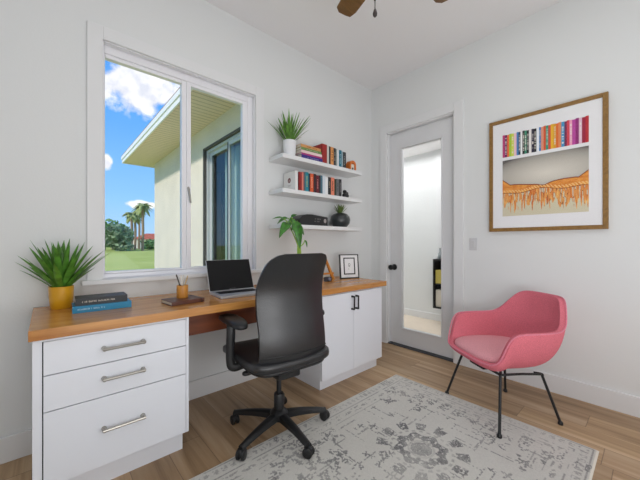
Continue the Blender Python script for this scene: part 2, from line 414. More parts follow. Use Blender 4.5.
# ------------------------------------------------------------------ the hall seen through the door glass
HX = 1.40
struct('floor_hall', bx((.10, -2.6, -.12), (HX+.1, 3.2, 0)), M['hallfloor'])
struct('ceiling_hall', bx((.12, -2.6, 2.56), (HX+.1, 3.2, 2.7)), M['ceil'])
struct('wall_hall', bx((HX, -2.6, 0), (HX+.1, 3.2, 2.56)), M['wall'])
struct('wall_hall_far', bx((.12, 3.1, 0), (HX, 3.2, 2.56)), M['wall'])
struct('wall_hall_near', bx((.12, -2.7, 0), (HX, -2.6, 2.56)), M['wall'])
struct('wall_hall_side', bx((.0, .12, 0), (.12, 3.2, 2.7)), M['wall'])
struct('baseboard_hall', bx((HX-.016, -2.6, 0), (HX, 3.1, .10), .003), M['trim'])
hy = -.115
struct('trim_7', bx((HX-.02, -.20, .95), (HX, -.12, 2.5), .003), M['trim'])
t = thing('wall_cubby', 'black open wall shelf unit seen through the glass door in the hall', 'shelf unit', (HX, -.185, .235))
bm = BM(); cd_, ch_, cl_ = .24, .70, .62
box(bm, (-cd_, -cl_, 0), (0, 0, .02)); box(bm, (-cd_, -cl_, ch_-.02), (0, 0, ch_)); box(bm, (-cd_, -.02, .02), (0, 0, ch_-.02)); box(bm, (-cd_, -cl_, .02), (0, -cl_+.02, ch_-.02))
obj('case', bm, M['black'], t)
obj('back_panel', bx((-.012, -cl_+.02, .02), (0, -.02, ch_-.02)), M['black'], t)
obj('shelf', bx((-cd_+.01, -cl_+.02, .33), (-.012, -.02, .35)), M['black'], t)
tag(obj('storage_basket', bx((HX-.22, -.40, .2555), (HX-.04, -.215, .50), .012), M['paper']), 'cream box on the lower shelf of the black hall unit', 'box')
tag(obj('storage_tin', bx((HX-.22, -.37, .5855), (HX-.05, -.212, .78), .01), paint((206, 190, 96))), 'yellowish tin on the upper shelf of the black hall unit', 'tin')
bm = BM(); lathe(bm, [(.03, 0), (.036, .01), (.036, .07), (.016, .10), (.014, .15), (.018, .155)], 20)
o = obj('glass_bottle', bm, paint((150, 158, 160), .15), None, True); o.location = (HX-.14, -.245, .9352)
tag(o, 'small grey bottle standing on top of the black hall shelf unit', 'bottle')

# ------------------------------------------------------------------ outside: lawn, own wing with eave and patio door, trees
GZ = -.30
struct('floor_lawn', bx((-90, .12, GZ-.1), (120, 160, GZ)), M['lawn'])
WXW = -1.15; SZ = 2.94; YE = 5.25
sd0, sd1, sdz = .55, 2.385, 2.625
bm = BM()
box(bm, (WXW, sd1, GZ), (WXW+.16, YE, SZ+.02)); box(bm, (WXW, .12, sdz), (WXW+.16, sd1, SZ+.02)); box(bm, (WXW, .12, GZ), (WXW+.16, sd0, sdz)); box(bm, (WXW, sd0, GZ), (WXW+.16, sd1, -.12))
box(bm, (WXW+.16, YE-.16, GZ), (.5, YE, SZ))
struct('wall_wing', bm, M['stucco'])
struct('ceiling_soffit', bx((-1.70, .125, SZ), (.5, 5.56, SZ+.02)), M['soffit'])
bm = BM()
box(bm, (-1.72, .125, SZ-.012), (-1.70, 5.58, SZ+.115)); box(bm, (-1.735, .125, SZ+.06), (-1.72, 5.59, SZ+.13)); box(bm, (-1.70, 5.56, SZ-.012), (.5, 5.58, SZ+.115))
struct('trim_8', bm, M['fascia'])
bm = BM()
v = [bm.verts.new(p) for p in ((-1.73, .125, SZ+.131), (-1.73, 5.585, SZ+.131), (.7, 5.585, SZ+.95), (.7, .125, SZ+.95))]
v2 = [bm.verts.new(q.co+Vector((0, 0, .02))) for q in v]
bm.faces.new(v); bm.faces.new(v2[::-1])
for i in range(4): bm.faces.new((v[i], v[(i+1) % 4], v2[(i+1) % 4], v2[i]))
struct('ceiling_wing_roof', bm, M['roof'])
bm = BM()
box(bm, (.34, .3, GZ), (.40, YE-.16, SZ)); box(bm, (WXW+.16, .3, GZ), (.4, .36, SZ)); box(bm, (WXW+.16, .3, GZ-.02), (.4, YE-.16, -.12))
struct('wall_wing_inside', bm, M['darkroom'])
bm = BM()
box(bm, (WXW-.0, sd1, -.12), (WXW+.06, sd1+.001, sdz)); box(bm, (WXW+.002, sd0, sdz-.03), (WXW+.06, sd1, sdz-.001)); box(bm, (WXW+.002, sd1-.03, -.12), (WXW+.06, sd1-.001, sdz))
struct('trim_9', bm, M['reveal'])
def yframe(x0, x1, y0, y1, z0, z1, wd, bev=.004):
    bm = BM()
    box(bm, (x0, y0, z0), (x1, y0+wd, z1), bev); box(bm, (x0, y1-wd, z0), (x1, y1, z1), bev); box(bm, (x0, y0+wd, z1-wd), (x1, y1-wd, z1), bev); box(bm, (x0, y0+wd, z0), (x1, y1-wd, z0+wd), bev); return bm
pd = struct('door_2', yframe(WXW+.045, WXW+.13, sd0, sd1-.03, -.12, sdz-.03, .035), M['alum'])
ym = 1.60
obj('door_sash', yframe(WXW+.09, WXW+.12, ym-.02, sd1-.065, -.085, sdz-.065, .05), M['alum'], pd)
obj('door_pane', bx((WXW+.103, ym+.03, -.035), (WXW+.107, sd1-.115, sdz-.115)), M['slider'], pd)
obj('door_sash', yframe(WXW+.055, WXW+.085, sd0+.035, ym+.035, -.085, sdz-.065, .05), M['alum'], pd)
obj('door_sash_edge', bx((WXW+.050, ym+.010, -.08), (WXW+.0545, ym+.034, sdz-.07)), M['black'], pd)
obj('door_pane', bx((WXW+.068, sd0+.085, -.035), (WXW+.072, ym-.015, sdz-.115)), M['slider'], pd)
bm = BM(); n = 40
for i in range(n):
    y0_ = .62+(2.06-.62)*i/n
    box(bm, (WXW+.22+.012*math.sin(i*1.7), y0_, .55), (WXW+.235+.012*math.sin(i*1.7), y0_+(2.06-.62)/n+.002, 2.55))
cu = obj('window_blind', bm, M['curtain']); tag(cu, 'white blind hanging behind the glass of the patio door outside', 'blind')

def blob_tree(name, label, x, y, w_, h_, seed, mt, n=1500, group=None):
    rnd = random.Random(seed)
    t = thing(name, label, 'tree', (x, y, GZ), 0, group)
    bm = BM(); tube(bm, [(0, 0, 0), (.1, 0, h_*.3), (0, .1, h_*.6)], [.22, .16, .08], 8); obj('trunk', bm, M['trunk'], t, True)
    bm = BM(); cs = [(rnd.uniform(-.33, .33)*w_, rnd.uniform(-.3, .3)*w_, h_*rnd.uniform(.16, .66), w_*rnd.uniform(.2, .3)) for _ in range(9)]
    for i in range(n):
        c = rnd.choice(cs); d = Vector((rnd.gauss(0, 1), rnd.gauss(0, 1), rnd.gauss(0, .9))).normalized()*c[3]*rnd.uniform(.75, 1.08)
        p = Vector(c[:3])+d; p.z = max(p.z, .12); s = rnd.uniform(.3, .62)
        a = Vector((rnd.gauss(0, 1), rnd.gauss(0, 1), rnd.gauss(0, 1))).normalized(); b = a.orthogonal().normalized()
        bm.faces.new([bm.verts.new(p+a*s), bm.verts.new(p+b*s*.6), bm.verts.new(p-a*s), bm.verts.new(p-b*s*.6)])
    obj('foliage', bm, mt, t, normals=False); return t
def far(px, d_):
    q = at(px, 250, y=40); k = d_/((q-CAM).xy.length); return CAM.x+(q.x-CAM.x)*k, CAM.y+(q.y-CAM.y)*k
blob_tree('broadleaf_tree', 'broad green tree at the left edge of the window view, far across the lawn', *far(103, 74), 7.5, 6.8, 1, M['treeleaf'])
blob_tree('broadleaf_tree', 'tallest rounded green tree in the clump left of the palms', *far(112.5, 84), 7.0, 9.0, 2, M['treeleaf'])
blob_tree('broadleaf_tree', 'greyish green bushy tree touching the left side of the palms', *far(120, 66), 4.6, 5.6, 3, mat('olive_foliage', (136, 158, 116), .8, var=.4, vscale=1.2))
blob_tree('low_shrub', 'low dark green shrub at the foot of the orange roofed house', 14.0, 72, 3.2, 2.2, 4, M['treeleaf'], 300)
def palm(x, y, h_, r, seed, label):
    rnd = random.Random(seed)
    t = thing('palm_tree', label, 'palm tree', (x, y, GZ), 0, 'palms across the lawn')
    bm = BM(); tube(bm, spline([(0, 0, 0), (.08, 0, h_*.5), (0, .05, h_-.2)], 4), .24, 8); obj('trunk', bm, M['trunk'], t, True)
    bm = BM()
    for i in range(34):
        a = rnd.uniform(0, 2*PI); el = rnd.uniform(-.55, 1.25); ln = r*rnd.uniform(.8, 1.1); d = Vector((math.cos(a), math.sin(a), 0)); prev = None
        for k in range(7):
            f = k/6; p = Vector((0, 0, h_-.1))+d*(ln*f*math.cos(el*(1-f*.5)))+Vector((0, 0, ln*(math.sin(el)*f-.75*f*f)))
            wd = .36*math.sin(PI*min(1, f*.9+.1)); s = d.cross(Vector((0, 0, 1)))*wd
            cur = (bm.verts.new(p+s-Vector((0, 0, wd*.5))), bm.verts.new(p), bm.verts.new(p-s-Vector((0, 0, wd*.5))))
            if prev: bm.faces.new((prev[0], prev[1], cur[1], cur[0])); bm.faces.new((prev[1], prev[2], cur[2], cur[1]))
            prev = cur
    obj('fronds', bm, M['palmleaf'], t, normals=False)
palm(*far(131.5, 70), 7.3, 1.7, 11, 'palm standing farthest left in the row of palms')
palm(*far(135, 77), 7.4, 1.7, 12, 'short palm second from the left in the row of palms')
palm(*far(139, 84), 9.2, 2.0, 13, 'palm between the short palm and the tallest palm')
palm(*far(142.5, 66), 8.6, 2.1, 14, 'tallest palm, farthest right, beside the orange roofed house')
t = thing('distant_house', 'far white house with an orange tiled roof beside the palms', 'house', (18.5, 92, GZ))
obj('wall', bx((-3.4, 0, 0), (6, 7, 2.6)), M['plaster'], t)
bm = BM()
v = [bm.verts.new(p) for p in ((-3.9, -.5, 2.5), (6.5, -.5, 2.5), (6.5, 7.5, 2.5), (-3.9, 7.5, 2.5), (-.5, 3.5, 4.2), (3.2, 3.5, 4.2))]
for f in ((0, 1, 5, 4), (1, 2, 5), (2, 3, 4, 5), (3, 0, 4), (3, 2, 1, 0)): bm.faces.new([v[i] for i in f])
obj('roof', bm, M['tileroof'], t)
obj('window', bx((-1.6, -.05, .9), (-.4, .05, 2.0)), M['reveal'], t); obj('window', bx((1.6, -.05, .9), (2.8, .05, 2.0)), M['reveal'], t)

# ------------------------------------------------------------------ rug
def vnoise(x, y, s, seed):
    rs = np.random.RandomState(seed); g = rs.rand(256, 256)
    xi = x/s; yi = y/s; x0 = np.floor(xi).astype(int); y0 = np.floor(yi).astype(int); fx = xi-x0; fy = yi-y0
    fx = fx*fx*(3-2*fx); fy = fy*fy*(3-2*fy); G = lambda a, b: g[a % 256, b % 256]
    return (G(x0, y0)*(1-fx)+G(x0+1, y0)*fx)*(1-fy)+(G(x0, y0+1)*(1-fx)+G(x0+1, y0+1)*fx)*fy
RX0, RX1, RY0, RY1 = -3.05, -.655, -2.11, -.785
nx, ny = 620, 344
gx = np.linspace(0, RX1-RX0, nx); gy = np.linspace(0, RY1-RY0, ny); GX, GY = np.meshgrid(gx, gy, indexing='ij')
WXr, WYr = GX+RX0, GY+RY0
n1 = vnoise(GX, GY, .009, 1); n2 = vnoise(GX, GY, .05, 2); n3 = vnoise(GX, GY, .22, 3); nf = np.random.RandomState(5).rand(nx, ny)
ink = np.zeros((nx, ny))
def stamp(mask, k=1.0):
    global ink; ink = np.maximum(ink, mask*k)
mcy = -1.44
for mcx in (-1.385, -2.42):
    dx, dy = WXr-mcx, WYr-mcy; r = np.hypot(dx, dy); a = np.arctan2(dy, dx)
    stamp((r < .058) & (n1 > .12), .75); stamp((np.abs(r-.069) < .006), .3)
    stamp((np.abs(r-.112-.012*np.cos(8*a)) < .026) & (np.cos(16*a+1)*.3+n1 > .12), .85)
    stamp((np.abs(r-.215) < .034) & (np.cos(12*a) > -.05) & (n1 > .30), .8)
    stamp((np.abs(r-.165) < .007) & (np.cos(24*a) > 0), .4)
    for sx in (-1, 1):
        for sy in (-1, 1):
            for ox, oy, rr in ((.40, .26, .085), (.30, .42, .075), (.46, .45, .10)):
                q = np.hypot(dx-sx*ox, (dy-sy*oy)*1.0); b = np.arctan2(dy-sy*oy, dx-sx*ox)
                stamp((q < rr*(.65+.35*np.cos(5*b+ox*30))) & (n1 > .46) & (n2 > .3), .72)
    for sx in (-1, 1): stamp((np.abs(np.abs(dx)-.52) < .05) & (np.abs(np.sin(WYr*32)) > .5) & (n1 > .5) & (n2 > .4), .7)
ex = np.minimum(GX, (RX1-RX0)-GX); ey = np.minimum(GY, (RY1-RY0)-GY); e = np.minimum(ex, ey); al = np.where(ex < ey, WYr, WXr)
stamp((np.abs(e-.055) < .018) & (np.abs(np.sin(al*70)) > .55) & (n1 > .45), .42)
stamp((np.abs(e-.095) < .003) & (n2 > .3), .55); stamp((np.abs(e-.021) < .003) & (n2 > .35), .5)
stamp((np.abs(e-.135) < .022) & (np.abs(np.sin(al*34)+.6*np.sin(e*150)) > .8) & (n1 > .45), .5)
stamp((np.abs(e-.178) < .003) & (n2 > .35), .5)
rs = np.random.RandomState(9)
for _ in range(230):                                     # small worn motifs and dashes
    cx, cy = rs.uniform(RX0+.2, RX1-.2), rs.uniform(RY0+.2, RY1-.2); k = rs.rand(); s = rs.uniform(.012, .034)
    if k < .35:
        q = np.hypot(WXr-cx, WYr-cy); b = np.arctan2(WYr-cy, WXr-cx); stamp((q < s*(.6+.4*np.cos(4*b+cx*9))) & (n1 > .35), .75)
    elif k < .68: stamp((np.abs(WXr-cx) < s*3) & (np.abs(WYr-cy) < .0045) & (n1 > .4), .6)
    else: stamp((np.abs(WYr-cy) < s*3) & (np.abs(WXr-cx) < .0045) & (n1 > .4), .6)
ink = np.clip(ink*np.clip(.55+n2*.8, 0, 1)*(.85+.5*(nf-.5))*np.clip(n3*1.2+.45, .5, 1)*1.15, 0, 1)
cream = np.array(L((214, 212, 206))); grey = np.array(L((88, 88, 94)))
tone = (1-.08*(n3-.5)-.06*(n1-.5)-.10*(nf-.5))[..., None]
colr = (cream*(1-ink[..., None])+grey*ink[..., None])*tone
colr[e < .010] = np.array(L((232, 226, 214)))
def grid_mesh(name, P, cols, m, thickness=None):
    a, b = P.shape[:2]; verts = P.reshape(-1, 3)
    idx = np.arange(a*b).reshape(a, b); f = np.stack([idx[:-1, :-1], idx[1:, :-1], idx[1:, 1:], idx[:-1, 1:]], -1).reshape(-1, 4)
    me = bpy.data.meshes.new(name); me.from_pydata(verts.tolist(), [], f.tolist())
    ca = me.color_attributes.new('Col', 'FLOAT_COLOR', 'POINT')
    ca.data.foreach_set('color', np.concatenate([cols.reshape(-1, 3), np.ones((a*b, 1))], 1).astype(np.float32).ravel())
    me.materials.append(m); me.update()
    o = bpy.data.objects.new(name, me); COL.objects.link(o); return o
Zr = .0095 - .007*np.exp(-(e/.006)**2)
rug = grid_mesh('area_rug', np.stack([WXr, WYr, Zr], -1), colr, M['rug'])
md = rug.modifiers.new('thickness', 'SOLIDIFY'); md.thickness = .0075; md.offset = -1
md2 = None
tag(rug, 'cream area rug with worn grey medallion pattern on the oak floor', 'rug')
RUGZ = .0095

# ------------------------------------------------------------------ desk: worktop, drawer cabinet, door cabinet, apron
DT = .805; DTH = .045; DX0, DX1, DYF = -3.0, -.552, -.613
tag(obj('desk_worktop', bx((DX0, DYF, DT-DTH), (DX1, -.0005, DT), .003), M['desk']), 'long honey brown wooden desktop running under the window across two white cabinets', 'desk')
tag(obj('desk_apron', bx((-2.355, -.44, DT-DTH-.155), (-1.37, -.415, DT-DTH), .002), M['apron']), 'dark reddish brown apron board under the desktop between the white cabinets', 'apron')
CF = -.595; CT = DT-DTH
def bar_pull(name, p0, p1, out, r, mt, parent, post):
    """bar between p0 and p1 standing off the face by out (vector) with two square posts"""
    bm = BM(); p0, p1, out = Vector(p0), Vector(p1), Vector(out); d = (p1-p0).normalized()
    tube(bm, [p0+out-d*post*.3, p1+out+d*post*.3], r, 8)
    for p in (p0, p1): tube(bm, [p, p+out], [post*.5, post*.42], 8)
    return obj(name, bm, mt, parent, True)
# drawer cabinet
x0, x1 = -2.988, -2.361; zb = .127
cabL = thing('drawer_cabinet', 'white three drawer cabinet under the left end of the desktop', 'cabinet', (x0, 0, 0))
bm = BM(); w_ = x1-x0
box(bm, (0, CF+.004, zb-.002), (.030, -.02, CT)); box(bm, (w_-.014, CF+.004, zb-.002), (w_, -.02, CT)); box(bm, (.030, CF+.022, zb-.002), (w_-.014, -.02, zb+.02)); box(bm, (.030, -.035, zb), (w_-.014, -.02, CT)); box(bm, (.030, CF+.004, CT-.012), (w_-.014, -.02, CT))
obj('carcass', bm, M['cab'], cabL)
obj('shadow_gap', bx((.030, CF+.030, zb+.02), (w_-.014, CF+.034, CT-.012)), M['gap'], cabL)
obj('plinth', bx((.02, -.525, 0), (w_-.012, -.05, zb-.002)), M['cab'], cabL)
dl, dr = .034, w_-.0165
for za, zc, hz in ((.6045, CT-.0135, .674), (.4495, .6005, .534), (zb, .4455, .300)):
    dw = obj('drawer', bx((dl, CF-.0, za), (dr, CF+.02, zc), .0015), M['cab'], cabL)
    bar_pull('drawer_pull', (.243, CF, hz), (.403, CF, hz), (0, -.030, 0), .0068, M['nickel'], dw, .022)
# door cabinet
x0, x1 = -1.366, -.603; zb = .093
cabR = thing('door_cabinet', 'white two door cabinet under the right end of the desktop', 'cabinet', (x0, 0, 0)); w_ = x1-x0
obj('carcass', bx((0, CF+.021, zb), (w_, -.02, CT)), M['cab'], cabR)
obj('plinth', bx((.022, -.545, 0), (w_-.018, -.05, zb)), M['cab'], cabR)
xs = -.998-x0
for a, b, hx in ((.001, xs-.0015, xs-.026), (xs+.0015, w_-.001, xs+.026)):
    dd = obj('cabinet_door', bx((a, CF, zb), (b, CF+.02, CT-.012), .0015), M['cab'], cabR)
    bar_pull('door_pull', (hx, CF, .607), (hx, CF, .712), (0, -.030, 0), .0064, M['darkmetal'], dd, .018)

# ------------------------------------------------------------------ floating shelves
SX0, SX1, SD = -1.470, -.438, .217
shelf_tops = [1.927, 1.632, 1.328]
for zt, lab in zip(shelf_tops, ('white floating shelf, topmost of the three on the wall', 'white floating shelf in the middle of the three on the wall', 'white floating shelf, lowest of the three on the wall')):
    tag(obj('floating_shelf', bx((SX0, -SD, zt-.036), (SX1, -.0005, zt), .0025), M['trim']), lab, 'shelf', 'floating shelves')

# ------------------------------------------------------------------ plants
def blades(bm, n, h_, spread, w_, seed, base_r=.02, droop=.25, elmin=.25):
    rnd = random.Random(seed)
    for i in range(n):
        a = i*2.39996+rnd.uniform(-.3, .3); f0 = (i+.5)/n; el = PI/2-(PI/2-elmin)*f0**.8+rnd.uniform(-.1, .1)
        ln = h_*rnd.uniform(.8, 1.08)*(1.0 if el > .8 else spread); d = Vector((math.cos(a), math.sin(a), 0)); s = d.cross(Vector((0, 0, 1))); prev = None
        b0 = d*base_r*f0
        for k in range(8):
            f = k/7; c = math.cos(el); sn = math.sin(el)
            p = b0+d*(ln*f*c*(1+.10*f))+Vector((0, 0, ln*(sn*f-droop*c*f*f)))
            wd = w_*(.55+1.0*f)*(1-f**2.2)*1.0+.0006
            nrm = (Vector((0, 0, 1))*c-d*sn)*-wd*.35
            cur = (bm.verts.new(p+s*wd-nrm), bm.verts.new(p), bm.verts.new(p-s*wd-nrm))
            if prev: bm.faces.new((prev[0], prev[1], cur[1], cur[0])); bm.faces.new((prev[1], prev[2], cur[2], cur[1]))
            prev = cur
    return bm
def squash(bm, lim):
    """leaves that would reach the wall behind bend along it instead"""
    for v in bm.verts:
        if v.co.y > 0: v.co.y = lim*math.tanh(v.co.y/lim)
# yellow pot
t = thing('potted_plant', 'spiky green plant in a mustard yellow pot on the left end of the desktop', 'potted plant', (-2.884, -.115, DT))
bm = BM(); lathe(bm, [(.044, 0), (.047, .003), (.053, .06), (.055, .115), (.056, .122), (.051, .122), (.050, .105)], 36, cap=False); bm.faces.new([v for v in bm.verts if v.co.z < .0005][::-1])
obj('pot', bm, M['mustard'], t, True)
bm = BM(); lathe(bm, [(.0505, .100), (.0505, .106)], 24); obj('soil', bm, M['soil'], t)
bm = BM(); blades(bm, 42, .275, .80, .0175, 3, .03, .05, .70); bmesh.ops.translate(bm, vec=(0, 0, .104), verts=bm.verts); squash(bm, .095)
o = obj('leaves', bm, M['leaf'], t, True, 180, normals=False)
# shelf pot
t = thing('potted_plant', 'grassy green plant in a white pot at the left end of the top shelf', 'potted plant', (-1.33, -.125, shelf_tops[0]))
bm = BM(); lathe(bm, [(.046, 0), (.050, .004), (.058, .11), (.060, .150), (.055, .150), (.054, .13)], 36, cap=False); bm.faces.new([v for v in bm.verts if v.co.z < .0005][::-1])
obj('pot', bm, M['whitepot'], t, True)
bm = BM(); lathe(bm, [(.0545, .125), (.0545, .133)], 24); obj('soil', bm, M['soil'], t)
bm = BM(); blades(bm, 44, .275, .78, .0105, 8, .03, .12, .80); bmesh.ops.translate(bm, vec=(0, 0, .13), verts=bm.verts); squash(bm, .10)
obj('leaves', bm, M['leaf2'], t, True, 180, normals=False)
# black vase
t = thing('vase_plant', 'round black vase with short green sprigs on the lowest shelf', 'vase', (-.668, -.112, shelf_tops[2]))
bm = BM(); lathe(bm, [(.052, 0), (.068, .004), (.098, .038), (.106, .076), (.098, .112), (.072, .138), (.044, .149), (.038, .149), (.036, .136)], 40, cap=False); bm.faces.new([v for v in bm.verts if v.co.z < .0005][::-1])
obj('vase', bm, M['vase'], t, True)
bm = BM(); lathe(bm, [(.0005, .139), (.037, .139)], 20, cap=False); obj('soil', bm, M['soil'], t)
bm = BM(); blades(bm, 34, .106, .8, .008, 21, .02, .1, .9); bmesh.ops.translate(bm, vec=(0, 0, .139), verts=bm.verts)
obj('leaves', bm, mat('olive_sprig', (96, 118, 60), .5, var=.4, vscale=30), t, True, 180, normals=False)
# pothos on the desk behind the chair
pp = at(299, 250, y=-.30)
t = thing('leafy_plant', 'heart leaved green plant rising behind the black office chair in front of the lowest shelf', 'plant', (pp.x+.01, -.30, DT))
bm = BM(); lathe(bm, [(.040, 0), (.046, .004), (.052, .07), (.040, .13), (.026, .16), (.028, .175), (.024, .175), (.022, .16)], 32, cap=False); bm.faces.new([v for v in bm.verts if v.co.z < .0005][::-1])
obj('vase', bm, M['whitepot'], t, True)
def heart(bm, base, d, up, ln, wd, droop):
    d = d.normalized(); s = d.cross(up).normalized(); up = s.cross(d); prev = None
    for k in range(9):
        f = k/8; p = base+d*ln*f-Vector((0, 0, 1))*droop*f*f*ln+up*.10*ln*math.sin(PI*f)
        g = wd*(math.sin(PI*min(1, f**.62))**.8 if 0 < f < 1 else .02); 
        cur = [bm.verts.new(p+s*g*q+up*abs(q)*g*.28) for q in (-1, -.5, 0, .5, 1)]
        if prev:
            for i in range(4): bm.faces.new((prev[i], prev[i+1], cur[i+1], cur[i]))
        prev = cur
org = Vector((pp.x+.01, -.30, DT))
tips = [((284, 219), (272, 217), .012, .3), ((286, 222), (279, 236), .034, .25), ((292, 218), (288, 223), .02, .2), ((297, 221), (300, 246), .042, .15), ((294, 219), (291, 230), .025, .3), ((305, 240), (307, 247), .012, .2), ((288, 218), (277, 222), .022, .25), ((290, 221), (284, 231), .026, .25), ((298, 224), (304, 234), .022, .25), ((294, 222), (297, 236), .034, .2), ((291, 217), (297, 214), .016, .1)]
yy = [-.30, -.34, -.27, -.36, -.30, -.28, -.26, -.32, -.33, -.38, -.28]
bs = BM(); bl = BM()
for ((b_, tp, wd, dr_), y_) in zip(tips, yy):
    p0 = at(*b_, y=y_)-org; p1 = at(*tp, y=y_-.03)-org
    tube(bs, spline([(0, 0, .12), (random.uniform(-.012, .012), 0, .30), p0*.7+Vector((0, 0, p0.z*.22)), p0], 6), .0042, 6)
    heart(bl, p0, p1-p0, Vector((random.uniform(-.7, .2), -.8, random.uniform(.2, .8))), (p1-p0).length, wd*.8, .12)
for k in range(5):
    a = random.uniform(-.02, .02); tube(bs, spline([(a, 0, .12), (a*1.3, .004, .3), (a*.6-.012, -.01, .45)], 5), .0045, 6)
obj('stems', bs, M['stem'], t, True); obj('leaves', bl, M['heart'], t, True, 180, normals=False)

# ------------------------------------------------------------------ books
def glyphs(bm, x0, x1, z0, z1, y, seed, gap=.35):
    """a row of small raised strokes standing for lettering too small to read in the photograph"""
    rnd = random.Random(seed); h_ = z1-z0; x = x0
    while x < x1-h_*.3:
        wl = h_*rnd.uniform(.35, .75)
        if rnd.random() < .16: x += h_*.6; continue
        st = h_*.2
        box(bm, (x, y-.0006, z0), (x+st, y+.0002, z1))
        if rnd.random() < .6: box(bm, (x+wl-st, y-.0006, z0), (x+wl, y+.0002, z1))
        for zz in rnd.sample([z0, z0+h_*.4, z1-st], 2): box(bm, (x, y-.0006, zz), (x+wl, y+.0002, zz+st))
        x += wl+h_*gap
def book(label, loc, t_, d_, h_, col, rz=0, flat=False, group=None, pages=(226, 220, 206), title=None, rough=.5, tz=(.25, .8), th_=None):
    """upright: thickness along x, spine at y=0 facing -y, height along z; flat: lies on its side, spine facing -y, height along x"""
    o = thing('book', label, 'book', loc, rz, group)
    c = .0022 if t_ > .012 else .0012
    def B(lo, hi, bev=0):
        if flat: lo, hi = (lo[2], lo[1], lo[0]), (hi[2], hi[1], hi[0])
        return bx(lo, hi, bev)
    bm = B((0, 0, 0), (t_, c, h_))
    def add(lo, hi):
        if flat: lo, hi = (lo[2], lo[1], lo[0]), (hi[2], hi[1], hi[0])
        box(bm, lo, hi)
    add((0, c, 0), (c, d_, h_)); add((t_-c, c, 0), (t_, d_, h_))
    obj('cover', bm, paint(col, rough), o)
    e_ = .003
    obj('pages', B((c, c, e_), (t_-c, d_-.004, h_-e_)), paint(pages, .85), o)
    if title is not None:
        tcol, seed = title; bm = BM()
        if flat: glyphs(bm, h_*tz[0], h_*tz[1], t_*.40, t_*.62, 0, seed, .25)
        else:
            glyphs(bm, h_*tz[0], h_*tz[1], -t_*.68, -t_*.30, 0, seed)
            bmesh.ops.rotate(bm, cent=(0, 0, 0), matrix=Matrix.Rotation(-PI/2, 3, 'Y'), verts=bm.verts)
            for v in bm.verts: v.co.x = -v.co.x if False else v.co.x
            # rotated: x->z, z->-x ; bring inside the spine
            xs_ = [v.co.x for v in bm.verts]
            if min(xs_) < 0: 
                for v in bm.verts: v.co.x = v.co.x - min(xs_) + t_*.30 if max(xs_) <= 0 else v.co.x
            for v in bm.verts:
                if v.co.z < 0: v.co.z = -v.co.z
        obj('title', bm, paint(tcol), o)
    return o
def X(px, y): return at(px, 190, y=y).x
g1, g2 = 'upright books on the top shelf', 'upright books on the middle shelf'
# top shelf, lying stack (bottom to top)
z = shelf_tops[0]; xL = -1.250
stack = [((58, 44, 130), .036, .255, 0, 'dark violet book, bottom of the lying stack on the top shelf', ((150, 150, 190), 1), -.005, .14),
         ((172, 52, 118), .018, .245, .004, 'magenta book, second from the bottom of the lying stack on the top shelf', None, .0, .135),
         ((232, 206, 204), .024, .252, .0, 'pale pink book in the middle of the lying stack on the top shelf', None, .0, .14),
         ((110, 140, 80), .025, .245, .0, 'green book under the tan one in the lying stack on the top shelf', ((206, 214, 180), 3), .0, .13),
         ((204, 146, 88), .028, .24, .0, 'tan book on top of the lying stack on the top shelf', ((120, 60, 40), 4), .004, .14)]
zz = z
for col, tk, ln, dx_, lab, ti, dy_, dp in stack:
    book(lab, (xL+dx_, -.192+dy_, zz), tk, dp, ln, col, flat=True, group='lying books on the top shelf', title=ti); zz += tk+.0003
# top shelf, upright
row1 = [(322, 327, (152, 34, 30), .205, 'red book, first upright book on the top shelf beside the lying stack', None),
        (327.1, 329, (206, 204, 198), .20, 'thin pale grey book between the red and black ones on the top shelf', None),
        (329.1, 330.6, (32, 32, 36), .198, 'thin black book left of the orange one on the top shelf', None),
        (330.7, 333.6, (226, 156, 92), .198, 'light orange book on the top shelf', ((120, 60, 30), 6)),
        (333.7, 335.8, (48, 50, 54), .195, 'charcoal book just right of the light orange one on the top shelf', ((180, 180, 170), 7)),
        (335.9, 337.2, (150, 156, 150), .192, 'narrow grey green book left of the white one on the top shelf', None),
        (337.3, 338.9, (224, 228, 232), .192, 'narrow white book left of the teal one on the top shelf', None),
        (339.0, 341.6, (34, 112, 134), .192, 'teal book on the top shelf', ((190, 214, 220), 8)),
        (341.7, 342.7, (166, 190, 200), .186, 'thin pale blue book between teal and dark grey on the top shelf', None),
        (342.8, 346.0, (58, 62, 64), .184, 'dark grey book at the right end of the top shelf row', ((160, 160, 156), 9))]
for a, b, col, h_, lab, ti in row1:
    xa, xb = X(a, -.18), X(b, -.18); book(lab, (xa, -.18, z), xb-xa-.0006, .145, h_-.012, col, group=g1, title=ti)
# middle shelf: white box then books
z = shelf_tops[1]
xa = X(298.6, -.195)
wb = thing('storage_box', 'white box with a round emblem standing at the left end of the middle shelf', 'box', (-1.287-.035, -.195, z))
wx = .032
obj('body', bx((0, 0, 0), (wx, .175, .172), .002), paint((226, 226, 224), .6), wb)
bm = BM(); lathe(bm, [(.012, -.0006), (.012, 0)], 24, (0, .086, .096), 'x'); lathe(bm, [(.0225, -.0004), (.0225, 0)], 28, (0, .086, .096), 'x')
obj('emblem', bm, paint((112, 62, 66)), wb)
bm = BM(); box(bm, (-.0009, .074, .088), (0, .097, .094)); box(bm, (-.0009, .076, .098), (0, .095, .101)); obj('emblem_mark', bm, paint((206, 196, 190)), wb)
bm = BM(); box(bm, (-.0006, .055, .050), (0, .115, .053)); box(bm, (-.0006, .065, .042), (0, .105, .0445)); obj('emblem_lettering', bm, paint((170, 170, 170)), wb)
